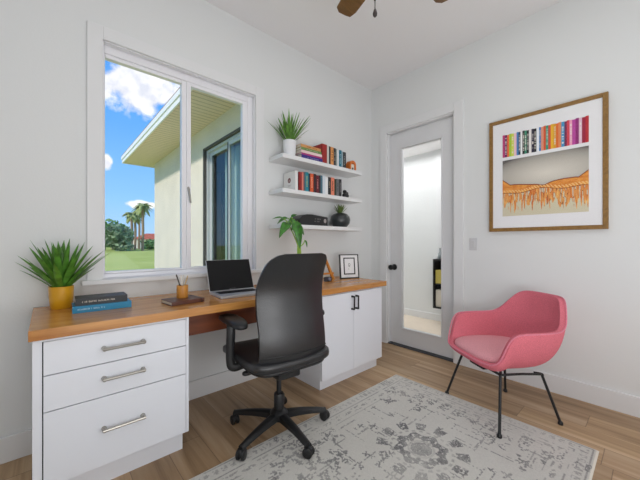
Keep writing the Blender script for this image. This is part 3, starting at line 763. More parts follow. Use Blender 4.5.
row2 = [(299.2, 301.8, (142, 28, 28), 'dark red book, first book right of the white box on the middle shelf', None),
        (301.9, 303.6, (214, 124, 108), 'thin salmon book near the left end of the middle shelf', None),
        (303.7, 305.3, (92, 90, 98), 'thin slate grey book left of the turquoise one on the middle shelf', None),
        (305.4, 308.6, (32, 132, 150), 'turquoise book on the middle shelf', ((200, 190, 80), 12)),
        (308.7, 310.2, (40, 42, 52), 'thin black book between turquoise and orange on the middle shelf', None),
        (310.3, 313.5, (216, 92, 48), 'bright orange book on the middle shelf', ((240, 200, 170), 13)),
        (313.6, 316.3, (54, 26, 34), 'very dark maroon book right of the bright orange one on the middle shelf', None),
        (316.4, 319.0, (104, 28, 40), 'maroon book with pale spine lettering on the middle shelf', ((226, 160, 150), 14)),
        (319.1, 320.6, (46, 30, 40), 'thin dark plum book left of the blue grey one on the middle shelf', None),
        (320.7, 322.6, (72, 112, 128), 'narrow blue grey book on the middle shelf', None),
        (322.7, 325.2, (214, 222, 230), 'pale blue white book in the centre of the middle shelf', None),
        (325.3, 328.0, (232, 234, 236), 'white book right of the pale blue white one on the middle shelf', None),
        (328.1, 331.0, (40, 40, 42), 'black book just right of the white ones on the middle shelf', ((170, 150, 120), 15)),
        (331.1, 334.4, (226, 132, 102), 'salmon orange book between black books on the middle shelf', ((120, 50, 30), 16)),
        (334.5, 336.4, (38, 52, 40), 'blackish green book right of the salmon orange one on the middle shelf', None),
        (336.5, 339.0, (108, 110, 112), 'mid grey book near the right end of the middle shelf', ((60, 60, 60), 27)),
        (339.1, 341.6, (44, 44, 48), 'black book at the right end of the middle shelf row', ((150, 150, 150), 18))]
for i, (a, b, col, lab, ti) in enumerate(row2):
    xa, xb = X(a, -.20), X(b, -.20); h_ = .172+((i*37) % 7-3)*.0016
    book(lab, (xa, -.20, z), xb-xa-.0006, .145, h_, col, group=g2, title=ti)
# black figurine, orange ornament
o = thing('figurine', 'small black figurine at the right end of the middle shelf', 'figurine', (X(345.5, -.15), -.15, z))
bm = BM(); superell(bm, (0, 0, .028), (.040, .026, .028), .8, .8); superell(bm, (-.012, 0, .066), (.022, .02, .020), .9, .9); superell(bm, (.018, 0, .056), (.020, .016, .012), .9, .9)
obj('body', bm, M['black'], o, True)
o = thing('ornament', 'small orange and white arch shaped ornament at the right end of the top shelf', 'ornament', (X(351, -.14), -.14, shelf_tops[0]))
bm = BM(); pts = [(-.048, 0, 0), (-.048, 0, .07)]+[(-.048*math.cos(a), 0, .07+.044*math.sin(a)) for a in (.4, .8, 1.2, 1.57, 1.95, 2.35, 2.75)]+[(.048, 0, .07), (.048, 0, 0)]
pr = [(x_, z_) for x_, _, z_ in pts]; inn = [(x_*.62, z_*.80 if z_ > 0 else 0) for x_, z_ in pr][::-1]
vf = [[bm.verts.new((x_, y_, z_)) for x_, z_ in pr+inn] for y_ in (-.03, .03)]; n_ = len(pr)
for i in range(n_-1):
    j = 2*n_-1-i
    for s_ in (0, 1): bm.faces.new((vf[s_][i], vf[s_][i+1], vf[s_][j-1], vf[s_][j]))
    bm.faces.new((vf[0][i], vf[0][i+1], vf[1][i+1], vf[1][i])); bm.faces.new((vf[0][j], vf[0][j-1], vf[1][j-1], vf[1][j]))
bm.faces.new((vf[0][0], vf[1][0], vf[1][-1], vf[0][-1])); bm.faces.new((vf[0][n_-1], vf[1][n_-1], vf[1][n_], vf[0][n_]))
obj('arch', bm, paint((218, 116, 40)), o)
obj('panel', bx((-.029, -.022, 0), (.029, .022, .078), .004), paint((224, 218, 206)), o)
bm = BM(); lathe(bm, [(.011, -.025), (.011, -.02)], 20, (0, 0, .030), 'y'); obj('dial', bm, M['black'], o)
# black box on the lowest shelf
xa, xb = -1.255, X(328, -.175)
o = thing('black_box', 'black box with grey lettering lying on the lowest shelf left of the round vase', 'box', (xa, -.175, shelf_tops[2]))
ln = xb-xa; bm = BM(); prof = [(0, 0), (ln, 0), (ln, .088)]+[(ln*.42, .104), (ln*.25, .102), (ln*.10, .088), (0, .055)]
a = [bm.verts.new((p[0], 0, p[1])) for p in prof]; b = [bm.verts.new((p[0], .14, p[1])) for p in prof]
bm.faces.new(a); bm.faces.new(b[::-1])
for i in range(len(prof)): bm.faces.new((a[i], b[i], b[(i+1) % len(prof)], a[(i+1) % len(prof)]))
bmesh.ops.bevel(bm, geom=list(bm.edges), offset=.004, segments=2, affect='EDGES')
obj('body', bm, M['black'], o, True, 30)
bm = BM(); glyphs(bm, ln*.50, ln*.72, .058, .070, 0, 31); glyphs(bm, ln*.50, ln*.68, .036, .046, 0, 32); obj('lettering', bm, paint((132, 130, 128)), o)
bm = BM(); superell(bm, (ln*.89, 0, .05), (.018, .0015, .021), 1, 1, 20, 8); obj('emblem', bm, paint((170, 160, 158)), o)

# desk books
p0 = at(72.5, 314, z=DT); p1 = at(131.5, 307, z=DT); ang = math.atan2((p1-p0).y, (p1-p0).x); ln = (p1-p0).length
book('blue book lying under the black one on the desktop beside the yellow pot', (p0.x, p0.y, DT+.0003), .034, .150, ln, (28, 132, 176), rz=ang, flat=True, title=((196, 226, 240), 41), tz=(.08, .52), pages=(240, 238, 232))
book('black book lying on top of the blue one on the desktop', (p0.x+.012, p0.y+.012, DT+.0346), .036, .134, ln*.885, (38, 42, 46), rz=ang, flat=True, title=((222, 214, 200), 42), tz=(.10, .74), pages=(238, 236, 230))
# notebook and cup
p0 = at(172, 306.5, z=DT); p1 = at(204.5, 301.5, z=DT); ang = math.atan2((p1-p0).y, (p1-p0).x); ln = (p1-p0).length
o = thing('notebook', 'brown leather notebook lying on the desktop under the wooden pen cup', 'notebook', (p0.x, p0.y, DT+.0003), ang)
dp = .155
bm = BM(); box(bm, (0, 0, 0), (ln, dp, .004), .0015); box(bm, (0, 0, .019), (ln, dp, .023), .0015); box(bm, (0, 0, .003), (ln, .004, .020))
obj('cover', bm, M['brownleather'], o); obj('pages', bx((.004, .005, .004), (ln-.004, dp-.004, .019)), M['paper'], o)
bm = BM(); box(bm, (ln*.90, -.0015, -.0002), (ln*.925, .001, .0242)); box(bm, (ln*.90, -.0015, .023), (ln*.925, dp, .0244)); obj('strap', bm, M['black'], o)
cp = at(183, 297.8, z=DT+.0236)
o = thing('pen_cup', 'round wooden pen cup standing on the brown notebook', 'pen cup', (cp.x, cp.y+.012, DT+.0236))
bm = BM(); lathe(bm, [(.031, 0), (.033, .003), (.033, .074), (.032, .077), (.028, .077), (.028, .008)], 32, cap=True); obj('cup', bm, M['cork'], o, True)
base_ = Vector((cp.x, cp.y+.012, DT+.033))
for i, (dx_, dy_, ln_, col, lab) in enumerate([(-.022, .01, .135, (60, 54, 50), 'dark pencil leaning left in the wooden pen cup'), (-.008, -.01, .130, (226, 222, 214), 'white pen leaning left in the middle of the pen cup'), (.010, .012, .128, (206, 200, 190), 'pale grey pen standing in the middle of the pen cup'), (.024, 0, .132, (236, 234, 230), 'white pen leaning right in the wooden pen cup'), (.018, -.014, .126, (176, 150, 110), 'tan pencil leaning right in the wooden pen cup')]):
    bm = BM(); b0 = Vector((-dx_*.3, -dy_*.3, 0)); tp = Vector((dx_*1.45, dy_*1.4, ln_)); tube(bm, [b0, b0+(tp-b0)*.94, tp], [.0042, .0042, .0015], 8)
    q = obj('pen', bm, paint(col, .35), None, True); q.location = base_; tag(q, lab, 'pen', 'pens in the wooden cup')
# laptop
pb0 = Vector((-2.10, -.235, 0)); pb1 = Vector((-1.758, -.262, 0)); d_ = (pb1-pb0); ang = math.atan2(d_.y, d_.x)
lw = .335; ld = .235
o = thing('laptop', 'open silver laptop with a black screen on the desktop', 'laptop', (pb0.x, pb0.y, DT), ang)
obj('base', bx((0, -ld, .001), (lw, 0, .018), .004), M['silver'], o)
bm = BM()
for r_ in range(5):
    for c_ in range(13):
        box(bm, (.03+c_*.0212, -.035-(r_+1)*.0195, .0178), (.03+c_*.0212+.0185, -.035-r_*.0195-.0025, .0194))
obj('keyboard', bm, M['keys'], o)
obj('keyboard_well', bx((.026, -.137, .0175), (.309, -.032, .0186)), M['black'], o)
obj('trackpad', bx((lw/2-.05, -.215, .0176), (lw/2+.05, -.15, .0187)), paint((176, 178, 182), .3), o)
lean = math.radians(23)
bm = bx((0, -.0035, 0), (lw, .0035, .236), .003); bmesh.ops.rotate(bm, cent=(0, 0, 0), matrix=Matrix.Rotation(-lean, 3, 'X'), verts=bm.verts); bmesh.ops.translate(bm, vec=(0, .004, .016), verts=bm.verts)
lid = obj('lid', bm, M['silver'], o)
bm = bx((.003, -.0048, .004), (lw-.003, -.0030, .233)); glb = bm; bmesh.ops.rotate(bm, cent=(0, 0, 0), matrix=Matrix.Rotation(-lean, 3, 'X'), verts=bm.verts); bmesh.ops.translate(bm, vec=(0, .004, .016), verts=bm.verts)
obj('screen', bm, M['screen'], lid)
bm = BM(); glyphs(bm, lw/2-.022, lw/2+.022, .0080, .0135, -.0048, 51); bmesh.ops.rotate(bm, cent=(0, 0, 0), matrix=Matrix.Rotation(-lean, 3, 'X'), verts=bm.verts); bmesh.ops.translate(bm, vec=(0, .004, .016), verts=bm.verts)
obj('screen_lettering', bm, paint((150, 150, 152)), lid)
# framed print on the desk
f0 = at(340, 281, z=DT); f1 = at(359.3, 280.3, z=DT)
f1 = Vector((-.655, -.30, DT)); f0 = Vector((-.775, -.215, DT))
f0 = at(340.6, 281, y=-.21); f1 = at(359.5, 281, y=-.29); d_ = f1-f0; d_.z = 0; fw = d_.length; ang = math.atan2(d_.y, d_.x); fh = .245
o = thing('photo_frame', 'small black picture frame with a white mount standing at the right end of the desktop', 'picture frame', (f0.x, f0.y, DT), ang)
lean = math.radians(7)
def tilt(bm):
    bmesh.ops.rotate(bm, cent=(0, 0, 0), matrix=Matrix.Rotation(-lean, 3, 'X'), verts=bm.verts); bmesh.ops.translate(bm, vec=(0, 0, .002), verts=bm.verts); return bm
obj('frame', tilt(frame_bm(0, fw, 0, fh, 0, .022, .010, .010, .010, .010, .001)), M['black'], o)
obj('mount', tilt(bx((.008, .006, .008), (fw-.008, .010, fh-.008))), M['mat'], o)
obj('inner_border', tilt(frame_bm(fw*.2, fw*.8, fh*.16, fh*.86, .003, .0065, .011, .011, .011, .011, 0)), M['black'], o)
bm = BM(); tube(bm, [(fw*.5+.010*math.cos(a), .005, fh*.57+.013*math.sin(a)) for a in [k*PI/8 for k in range(16)]], .0016, 6, closed=True)
tube(bm, [(fw*.5-.008, .005, fh*.48), (fw*.5+.001, .005, fh*.50), (fw*.5+.009, .005, fh*.46)], .0018, 6); tube(bm, [(fw*.5-.012, .005, fh*.40), (fw*.5-.004, .005, fh*.375)], .002, 6)
obj('drawing', tilt(bm), paint((90, 90, 92)), o)
bm = BM(); v = [bm.verts.new(p) for p in ((fw/2-.03, .05, fh*.7), (fw/2+.03, .05, fh*.7), (fw/2+.03, .085, 0), (fw/2-.03, .085, 0))]; bm.faces.new(v)
r = bmesh.ops.extrude_face_region(bm, geom=list(bm.faces)); bmesh.ops.translate(bm, vec=(0, .004, 0), verts=[q for q in r['geom'] if isinstance(q, bmesh.types.BMVert)])
obj('easel_back', bm, M['black'], o)
# wooden triangular stand + little dark object before it
e1 = at(335.0, 281.5, y=-.16); e0 = at(330, 258, y=-.16)
o = thing('wooden_stand', 'triangular orange wood stand on the desktop just right of the office chair back', 'stand', (e1.x-.105, -.16, DT))
ht = e0.z-DT
bm = BM()
for s_ in (-1, 1):
    a = Vector((s_*.105, 0, 0)); b = Vector((s_*.006, .02, ht)); w2 = Vector((s_*-.032, 0, 0))
    q = [bm.verts.new(p) for p in (a, a+w2, b+Vector((s_*-.008, 0, -.02)), b)]; q2 = [bm.verts.new(p.co+Vector((0, .02, 0))) for p in q]
    bm.faces.new(q); bm.faces.new(q2[::-1])
    for i in range(4): bm.faces.new((q[i], q[(i+1) % 4], q2[(i+1) % 4], q2[i]))
obj('stand_leg', bm, M['easelwood'], o)
obj('crossbar', bx((-.085, -.003, .05), (.085, .017, .066)), M['easelwood'], o)
bm = BM(); tube(bm, [(0, .03, ht-.03), (0, .12, 0.004)], .007, 8); obj('prop', bm, M['easelwood'], o)
cpt = at(328.5, 279.5, y=-.26)
o = thing('desk_gadget', 'small dark grey gadget on the desktop in front of the wooden stand', 'gadget', (cpt.x, -.26, DT))
obj('body', bx((-.05, -.015, 0), (.028, .015, .042), .006), paint((60, 60, 66), .4), o)
bm = BM(); lathe(bm, [(.015, -.03), (.016, -.012)], 20, (-.008, 0, .022), 'y'); obj('lens', bm, paint((120, 124, 140), .3), o, True)

# ------------------------------------------------------------------ framed art on the right wall
ay1, az1 = -1.332, 2.226; ay0, az0 = -2.100, 1.264
aw, ah = ay1-ay0, az1-az0
art = thing('framed_art', 'large gold framed print of coloured book spines above an orange fringe on the right wall', 'framed picture', (0, ay1, az0), -PI/2)
# local: x to the right as seen (world -y), y towards the wall (world +x)
fd = .032; fw_ = .030
obj('frame', frame_bm(0, aw, 0, ah, -fd, -.001, fw_, fw_, fw_, fw_, .003), M['gold'], art)
obj('mount', bx((fw_-.004, -fd+.008, fw_-.004), (aw-fw_+.004, -.008, ah-fw_+.004)), M['mat'], art)
ix0, ix1 = aw*.137, aw*.865
bar0, bar1 = ah*.660, ah*.860; pic0, pic1 = ah*.135, ah*.632
spines = [(190, 60, 120), (110, 30, 90), (236, 110, 60), (170, 206, 60), (214, 220, 90), (236, 196, 206), (70, 130, 190), (30, 60, 90), (236, 240, 240), (30, 34, 36), (58, 140, 110), (20, 24, 28), (236, 232, 228), (40, 34, 60), (24, 24, 30), (236, 240, 245), (48, 120, 190), (226, 150, 120), (222, 84, 40), (50, 150, 120), (216, 80, 60), (236, 180, 40), (222, 160, 40), (228, 110, 40), (226, 140, 90), (60, 150, 200), (120, 40, 80), (216, 60, 80), (236, 160, 190), (190, 70, 160), (150, 40, 120), (230, 190, 210), (160, 24, 60), (190, 40, 50)]
nb = 320; ux = np.linspace(0, 1, nb); rsb = np.random.RandomState(3)
wds = rsb.uniform(.8, 1.2, len(spines)); edges = np.cumsum(wds)/wds.sum(); bi = np.minimum(np.searchsorted(edges, ux), len(spines)-1)
nz_ = 60; cols = np.zeros((nb, nz_, 3)); cl_ = np.array([L(c) for c in spines])
cols[:] = cl_[bi][:, None, :]
for i in range(len(spines)):                       # small pale title marks on some spines
    if i % 3 == 1 or i in (9, 11, 14):
        m_ = np.where(bi == i)[0]
        if len(m_) > 4:
            for k in range(8, 52):
                if rsb.rand() < .45: cols[m_[len(m_)//3]:m_[2*len(m_)//3]+1, k] = L((236, 230, 220))
top_j = (1-.012*((bi*7) % 3))
Pz = np.linspace(0, 1, nz_)[None, :]*(bar1-bar0)*top_j[:, None]+bar0
Px = (ix0+ux*(ix1-ix0))[:, None]*np.ones((1, nz_))
o = grid_mesh('spines_print', np.stack([Px, np.full_like(Px, -fd+.0075), Pz], -1), cols, M['print']); o.parent = art
na, nc = 360, 250; U_, V_ = np.meshgrid(np.linspace(0, 1, na), np.linspace(0, 1, nc), indexing='ij')
cols = np.zeros((na, nc, 3)); nA = vnoise(U_, V_, .03, 11); nB = vnoise(U_*1.0, V_*.12, .012, 12); nC = vnoise(U_, V_, .2, 13)
dome = np.clip(1-np.hypot((U_-.55)/.80, (V_-.68)/.36), 0, 1)
bgc = np.array(L((96, 92, 88)))*(1-dome[..., None]**.55)+np.array(L((226, 220, 208)))*dome[..., None]**.55
cols[:] = bgc
sc = .53+.55*np.clip(np.abs(U_-.5)*2-.80, 0, 1)+.02*np.sin(U_*9+.6)-.03*np.exp(-((U_-.52)/.06)**2)   # draped upper edge of the fringe band
bt = .405+.012*np.sin(U_*PI)*1.5-.03*np.abs(U_-.5)+.018*np.cos(U_*13)
floor_m = V_ < bt; cols[floor_m] = np.array(L((214, 206, 178)))
band = (V_ < sc) & (V_ >= bt)
oc = np.array(L((214, 116, 30))); dk = np.array(L((130, 56, 14))); lt = np.array(L((240, 166, 72)))
mixv = nA[..., None]; cols[band] = (oc*(1-mixv)+lt*mixv)[band]
cols[(np.abs(V_-sc) < .008) | (np.abs(V_-bt) < .006)] = dk
cols[(np.abs(V_-(bt+.035)) < .022) & (np.sin(U_*170+V_*120) > .2) & band] = np.array(L((244, 200, 130)))
ends = .02+.24*vnoise(U_, U_*0, .016, 15)+.03*np.abs(np.sin(U_*7))
fr = (V_ < bt) & (V_ > ends) & (nB+.10*np.sin(U_*260) > .36)
mixf = vnoise(U_, V_*.1, .008, 16)[..., None]; cols[fr] = (np.array(L((246, 196, 112)))*(1-mixf)**1.5+np.array(L((212, 104, 24)))*(1-(1-mixf)**1.5))[fr]
ed = (V_ < bt) & (V_ > ends+.02) & (np.abs(nB+.10*np.sin(U_*260)-.36) < .035); cols[ed] = np.array(L((150, 72, 26)))
vg = np.clip(1-.35*((U_-.5)**2+(V_-.5)**2), .6, 1)
o = grid_mesh('fringe_print', np.stack([ix0+U_*(ix1-ix0), np.full_like(U_, -fd+.0075), pic0+V_*(pic1-pic0)], -1), cols, M['print']); o.parent = art
obj('glazing', bx((fw_-.002, -fd+.003, fw_-.002), (aw-fw_+.002, -fd+.005, ah-fw_+.002)), glass_mat('picture_glass', .008), art)

# ------------------------------------------------------------------ office chair
OC = Vector((-1.878, -.760, 0)); oa = math.radians(85)      # faces this heading
oc_ = thing('office_chair', 'black leather swivel office chair with its back to the camera at the desk', 'office chair', (OC.x, OC.y, 0), oa-PI/2)
# local: +y forward, +x the sitter's right
legrot = math.radians(123)-(oa-PI/2)
bm = BM(); lathe(bm, [(.030, .075), (.052, .085), (.055, .125), (.040, .140), (.031, .145), (.031, .235), (.028, .24)], 28); obj('hub', bm, M['plastic'], oc_, True)
for k in range(5):
    a = legrot+k*2*PI/5; d = Vector((math.cos(a), math.sin(a), 0)); s = Vector((-d.y, d.x, 0))
    bm = BM(); prev = None
    for i in range(11):
        f = i/10; r_ = .035+.275*f; zt = .128-.012*f-.030*f*f; zb_ = zt-.042+.018*f; wd = .026-.010*f
        ring = [bm.verts.new(d*r_+s*q*wd+Vector((0, 0, z_))) for q, z_ in ((-1, zb_), (-1, zt-.008), (-.5, zt), (.5, zt), (1, zt-.008), (1, zb_))]
        if prev:
            for j in range(6): bm.faces.new((prev[j], prev[(j+1) % 6], ring[(j+1) % 6], ring[j]))
        else: bm.faces.new(ring)
        prev = ring
    bm.faces.new(prev[::-1])
    leg = obj('base_leg', bm, M['plastic'], oc_, True, 50)
    wc = d*.305; fz = RUGZ if k in (1, 2, 3) else 0.0005
    ca = a+(.9, 2.0, -1.1, .6, 2.5)[k]; cx_ = Vector((math.cos(ca), math.sin(ca), 0)); R_ = .0285
    bm = BM()
    M4 = Matrix.Translation(wc+Vector((0, 0, fz+R_))) @ Matrix.Rotation(ca, 4, 'Z')
    for sg in (-1, 1):
        b2 = BM(); lathe(b2, [(R_*.55, sg*.006), (R_, sg*.008), (R_, sg*.020), (R_*.75, sg*.025), (R_*.2, sg*.026)], 22, axis='x')
        b2.transform(M4); me_ = bpy.data.meshes.new('t'); b2.to_mesh(me_); b2.free(); bm.from_mesh(me_); bpy.data.meshes.remove(me_)
    tube(bm, [wc+Vector((0, 0, fz+R_+.0)), wc+Vector((0, 0, .088))], .0075, 8)
    b2 = BM(); superell(b2, (0, 0, .012), (.010, R_*.95, R_*.8), .7, .7, 16, 10); b2.transform(M4); me_ = bpy.data.meshes.new('t'); b2.to_mesh(me_); b2.free(); bm.from_mesh(me_); bpy.data.meshes.remove(me_)
    obj('caster', bm, M['plastic'], leg, True, 40)
bm = BM(); lathe(bm, [(.0155, .235), (.0155, .425)], 20); obj('gas_post', bm, M['blackmetal'], oc_, True)
obj('tilt_mechanism', bx((-.075, -.13, .372), (.075, .10, .445), .012), M['plastic'], oc_)
bm = BM(); tube(bm, [(-.06, .02, .412), (-.17, .03, .404)], .006, 8); superell(bm, (-.19, .032, .400), (.034, .018, .013), .7, .8)
obj('tilt_lever', bm, M['plastic'], oc_, True)
def seatdef(p):
    q = p.copy(); f = q.y/.25
    if f > .3: q.z -= .05*(f-.3)**2
    q.z += .010*(abs(q.x)/.25)**2
    return q
bm = BM(); superell(bm, (0, .055, .492), (.262, .290, .037), .45, .32, 48, 18, seatdef); obj('seat_cushion', bm, M['leather'], oc_, True, 180)
bm = BM(); superell(bm, (0, .035, .464), (.242, .262, .022), .5, .42, 40, 12); obj('seat_shell', bm, M['plastic'], oc_, True, 180)
# backrest
def smooth_at(t, pts):
    """smooth curve through control points (Gaussian-weighted piecewise line)"""
    u = np.linspace(-.15, .15, 31); wt = np.exp(-.5*(u/.06)**2); q = t+u
    xs_, ys_ = zip(*pts); v = np.interp(q, xs_, ys_)
    v = np.where(q < 0, ys_[0]+(q-xs_[0])*(ys_[1]-ys_[0])/(xs_[1]-xs_[0]), v); v = np.where(q > 1, ys_[-1]+(q-1)*(ys_[-1]-ys_[-2])/(xs_[-1]-xs_[-2]), v)
    return float((v*wt).sum()/wt.sum())
def back_prof(t):       # y (forward) and z of the rear face along the height
    z_ = .462+t*(1.108-.462)
    return smooth_at(t, [(0, -.208), (.12, -.230), (.30, -.222), (.50, -.194), (.70, -.190), (.85, -.228), (1.0, -.300)]), z_
def back_w(t):
    return smooth_at(t, [(0, .220), (.15, .222), (.32, .216), (.5, .222), (.7, .223), (.85, .208), (1.0, .186)])
def back_bm(scale_in=0.0, t0=0.0, t1=1.0, off=0.0, thick=.045):
    nu, nv = 28, 40; bm = BM(); F = []; Bk = []
    for j in range(nv+1):
        v_ = -1+2*j/nv; rowF = []; rowB = []
        for i in range(nu+1):
            u_ = -1+2*i/nu
            # square -> squircle so that corners are round
            vv = math.copysign(abs(v_)**.8, v_) if abs(v_) > .001 else 0
            vv = math.sin(v_*PI/2)*.55+v_*.45
            t_ = t0+(t1-t0)*(vv+1)/2
            yb, z_ = back_prof(t_); rc = .070 if vv > 0 else .05; dist = (1-abs(vv))*.336
            ins = rc-math.sqrt(max(0, rc*rc-(rc-dist)**2)) if dist < rc else 0
            wd = back_w(t_)-ins
            x_ = u_*wd; edge = max(abs(u_), abs(vv))
            curve = .050*(abs(x_)/.24)**2.2
            th = thick*(1-max(abs(u_)**8, abs(vv)**14)*.85)
            rowB.append(bm.verts.new((x_, yb+off+curve, z_))); rowF.append(bm.verts.new((x_*.985, yb+off+curve+th+.012, z_)))
        F.append(rowF); Bk.append(rowB)
    for j in range(nv):
        for i in range(nu):
            bm.faces.new((Bk[j][i], Bk[j][i+1], Bk[j+1][i+1], Bk[j+1][i])); bm.faces.new((F[j][i], F[j+1][i], F[j+1][i+1], F[j][i+1]))
    for j in range(nv):
        for i in (0, nu): bm.faces.new((Bk[j][i], Bk[j+1][i], F[j+1][i], F[j][i]))
    for i in range(nu):
        for j in (0, nv): bm.faces.new((Bk[j][i], F[j][i], F[j][i+1], Bk[j][i+1]))
    return bm
bk = obj('backrest', back_bm(), M['leather'], oc_, True, 60)
md = bk.modifiers.new('round', 'BEVEL'); md.width = .012; md.segments = 3; md.limit_method = 'ANGLE'; md.angle_limit = math.radians(50)
bm = BM()
for i, t_ in enumerate((.135,)):
    pts = []
    for k in range(25):
        u_ = -1+2*k/24; yb, z_ = back_prof(t_); x_ = u_*back_w(t_)*1.0; pts.append((x_, yb+.050*(abs(x_)/.24)**2.2-.001, z_))
    tube(bm, pts, .004, 6)
obj('seam', bm, M['plastic'], bk, True)
for sx in (-1, 1):
    ar = obj('armrest', (lambda b: (tube(b, spline([(sx*.20, .05, .452), (sx*.268, .055, .446), (sx*.285, .06, .49), (sx*.280, .065, .65), (sx*.275, .075, .695)], 6), .017, 10, squash=1.5), b)[1])(BM()), M['plastic'], oc_, True)
    bm = BM(); superell(bm, (sx*.268, .072, .716), (.050, .165, .019), .5, .7, 32, 10, lambda p: Vector((p.x, p.y, p.z-.012*(abs(p.y)/.165)**2.5)))
    obj('arm_pad', bm, M['plastic'], ar, True, 180)

# ------------------------------------------------------------------ pink armchair
PC = Vector((-.575, -1.60, 0)); pa = math.radians(147)
pc = thing('armchair', 'pink upholstered bucket armchair with black rod legs standing against the right wall', 'armchair', (PC.x, PC.y, 0), pa)
def ss(a, b, x):
    t = min(1, max(0, (x-a)/(b-a))); return t*t*(3-2*t)
def rim_raw(phi):              # phi in degrees, 0 = front, 180 = back; local +x forward, +y left
    a = abs(phi)
    z_ = .408+.207*ss(46, 64, a)+.185*ss(116, 142, a)
    c_, s_ = math.cos(math.radians(phi)), math.sin(math.radians(phi))
    e_ = .45 if abs(phi) < 90 else .56
    fx = .305 if c_ > 0 else .315
    x_ = fx*math.copysign(abs(c_)**e_, c_); y_ = .325*math.copysign(abs(s_)**e_, s_)
    if c_ < 0: y_ *= 1-.22*ss(.62, .80, z_); x_ -= .050*ss(.62, .80, z_)
    else: y_ *= 1-.02*(1-ss(.42, .6, z_)); x_ -= .030*ss(.42, .62, z_)
    return (x_, y_, z_)
_N = 720; _R = np.array([rim_raw(360*i/_N-180) for i in range(_N)])
_seg = np.linalg.norm(np.roll(_R, -1, 0)-_R, axis=1); _cs = np.concatenate([[0], np.cumsum(_seg)])     # even spacing along the rim, then smoothed
_RR = np.stack([np.interp(np.linspace(0, _cs[-1], _N, endpoint=False), _cs, np.append(_R[:, k], _R[0, k])) for k in range(3)], 1)
_kw = np.exp(-.5*(np.arange(-70, 71)/13.0)**2); _kw /= _kw.sum()
_RR = np.stack([np.convolve(np.concatenate([_RR[-70:, k], _RR[:, k], _RR[:70, k]]), _kw, 'valid') for k in range(3)], 1)
def rim(phi):
    f = ((phi+180) % 360)/360*_N; i = int(f) % _N; q = f-int(f)
    v = _RR[i]*(1-q)+_RR[(i+1) % _N]*q; return Vector((v[0]*.915, v[1]*.905, v[2]))
def shell_pt(phi, s, inset=0):
    R_ = rim(phi); z0 = .352; a = s*PI/2
    k = math.sin(a)**.72; hz = 1-math.cos(a)**1.0
    hz = hz**1.25
    d = Vector((R_.x, R_.y, 0)); d *= k*(.86+.14*s)
    d.x += -.00
    return Vector((d.x, d.y, z0+(R_.z-z0)*hz))
nphi, ns = 96, 18
bm = BM(); rings = []
for j in range(1, ns+1): rings.append([bm.verts.new(shell_pt(360*i/nphi-180, j/ns)) for i in range(nphi)])
cv = bm.verts.new((0, 0, .352))
for i in range(nphi): bm.faces.new((cv, rings[0][i], rings[0][(i+1) % nphi]))
for a, b in zip(rings, rings[1:]):
    for i in range(nphi): bm.faces.new((a[i], b[i], b[(i+1) % nphi], a[(i+1) % nphi]))
sh = obj('shell', bm, M['pink'], pc, True, 180, normals=True)
md = sh.modifiers.new('padding', 'SOLIDIFY'); md.thickness = .034; md.offset = 0
md = sh.modifiers.new('round', 'BEVEL'); md.width = .012; md.segments = 3; md.limit_method = 'ANGLE'; md.angle_limit = math.radians(55)
bm = BM(); tube(bm, [rim(360*i/120-180)*1.0+Vector((0, 0, .001))+Vector((rim(360*i/120-180).x, rim(360*i/120-180).y, 0)).normalized()*.017 for i in range(120)], .0045, 6, closed=True)
obj('piping', bm, M['pinkpipe'], sh, True)
def padd(p):
    q = p.copy()
    if q.x < 0: q.y *= 1-.22*(abs(q.x)/.25)
    if q.z < 0: q.z *= .35
    q.z -= .022*max(0, q.x/.27)**3; return q
bm = BM(); superell(bm, (.030, 0, .430), (.240, .243, .036), .55, .55, 48, 16, padd)
pad = obj('seat_pad', bm, M['pinkpad'], pc, True, 180)
# frame and legs; feet as measured on the floor, converted to the chair's own frame
Rz = Matrix.Rotation(-pa, 3, 'Z')
feet = [(-.652, -1.243), (-.946, -1.699), (-.498, -1.912), (-.275, -1.532)]
bm = BM()
loc = [Rz @ (Vector((x_, y_, 0))-PC) for x_, y_ in feet]
knees = [Vector((p.x*.70, p.y*.70, kz)) for p, kz in zip(loc, (.338, .338, .300, .300))]
tube(bm, [knees[0]*1, knees[1]*1], .008, 8); tube(bm, [knees[0], knees[0]*.5+knees[3]*.5+Vector((0, 0, .012)), knees[3]], .008, 8); tube(bm, [knees[1], knees[1]*.5+knees[2]*.5+Vector((0, 0, .004)), knees[2]], .008, 8)
box(bm, (-.20, -.07, .318), (.20, .07, .350), .004)
obj('under_frame', bm, M['blackmetal'], pc, True)
for i, (p, kn) in enumerate(zip(loc, knees)):
    on_rug = RX0 < feet[i][0] < RX1 and RY0 < feet[i][1] < RY1
    fz = RUGZ if on_rug else 0.0004
    c_ = Vector((0, 0, .345)); bm = BM()
    tube(bm, spline([kn*.80+Vector((0, 0, kn.z*.20)), kn, kn*.97+p*.03+Vector((0, 0, -.004)), kn*.8+p*.2, p+Vector((0, 0, fz+.012))], 5), .0085, 10)
    lg = obj('leg', bm, M['blackmetal'], pc, True)
    bm = BM(); lathe(bm, [(.013, fz), (.015, fz+.004), (.014, fz+.016), (.009, fz+.022)], 16, (p.x, p.y, 0)); obj('foot_cap', bm, M['plastic'], lg, True)

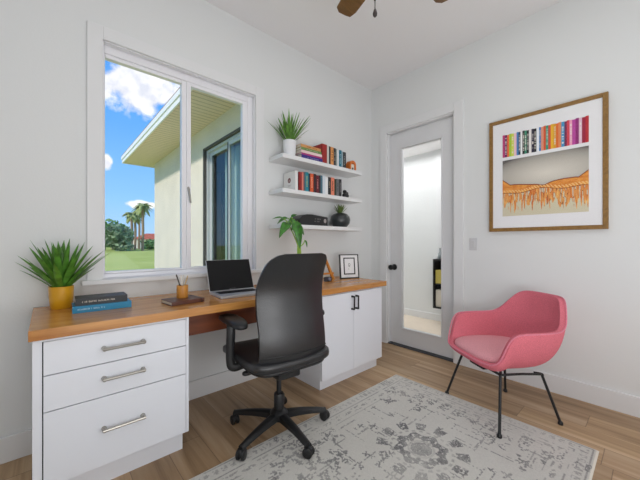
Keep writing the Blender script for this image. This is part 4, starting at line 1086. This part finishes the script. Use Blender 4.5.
# ------------------------------------------------------------------ ceiling fan
FC = Vector((-1.655, -1.475, 0)); fz = 2.635; PCH = at(375, 10, z=2.19)
fan = thing('ceiling_fan', 'ceiling fan with brown wooden blades and a dark pull chain, at the top edge', 'ceiling fan', (FC.x, FC.y, CH))
bm = BM(); lathe(bm, [(.075, 0), (.075, -.02), (.03, -.06), (.014, -.065)], 28); obj('canopy', bm, M['bronze'], fan, True)
bm = BM(); lathe(bm, [(.012, -.06), (.012, -.26)], 14); obj('downrod', bm, M['bronze'], fan, True)
zz = fz-CH
bm = BM(); lathe(bm, [(.03, zz+.13), (.09, zz+.11), (.115, zz+.06), (.11, zz), (.07, zz-.035), (.045, zz-.05), (.02, zz-.055)], 36); obj('motor', bm, M['bronze'], fan, True)
t1 = at(344, 17, z=fz); a0 = math.atan2(t1.y-FC.y, t1.x-FC.x); rl = math.hypot(t1.y-FC.y, t1.x-FC.x)
t2 = at(445, 4, z=fz); a2 = math.atan2(t2.y-FC.y, t2.x-FC.x)
for k in range(5):
    a = a0-k*2*PI/5
    r1 = rl+.012
    poly = [(.16, -.045), (.30, -.058), (r1-.06, -.062), (r1-.008, -.050), (r1, -.02), (r1+.004, .03), (r1-.02, .058), (r1-.09, .064), (.30, .055), (.16, .042)]
    bm = prism(BM(), poly, -.004, .004); bmesh.ops.rotate(bm, cent=(0, 0, 0), matrix=Matrix.Rotation(math.radians(10), 3, 'X'), verts=bm.verts)
    bmesh.ops.rotate(bm, cent=(0, 0, 0), matrix=Matrix.Rotation(a, 3, 'Z'), verts=bm.verts); bmesh.ops.translate(bm, vec=(0, 0, zz+.03), verts=bm.verts)
    bl = obj('blade', bm, M['fan'], fan)
    bm = bx((.08, -.018, zz+.025), (.22, .018, zz+.033), .003); bmesh.ops.rotate(bm, cent=(0, 0, 0), matrix=Matrix.Rotation(a, 3, 'Z'), verts=bm.verts); obj('blade_iron', bm, M['bronze'], bl)
fobz = at(375, 17, y=PCH.y).z-CH; pc_off = Vector((PCH.x-FC.x, PCH.y-FC.y, 0))
bm = BM(); tube(bm, [(0, 0, zz-.05), (0, 0, fobz+.03)], .0022, 6); lathe(bm, [(.0055, fobz+.075), (.006, fobz+.10), (.004, zz+.01)], 10); bmesh.ops.translate(bm, vec=pc_off, verts=bm.verts); pch = obj('pull_chain', bm, M['bronze'], fan, True)
bm = BM(); lathe(bm, [(.004, fobz), (.009, fobz+.006), (.010, fobz+.016), (.006, fobz+.030), (.003, fobz+.036)], 16); bmesh.ops.translate(bm, vec=pc_off, verts=bm.verts); obj('fob', bm, M['fob'], pch, True)
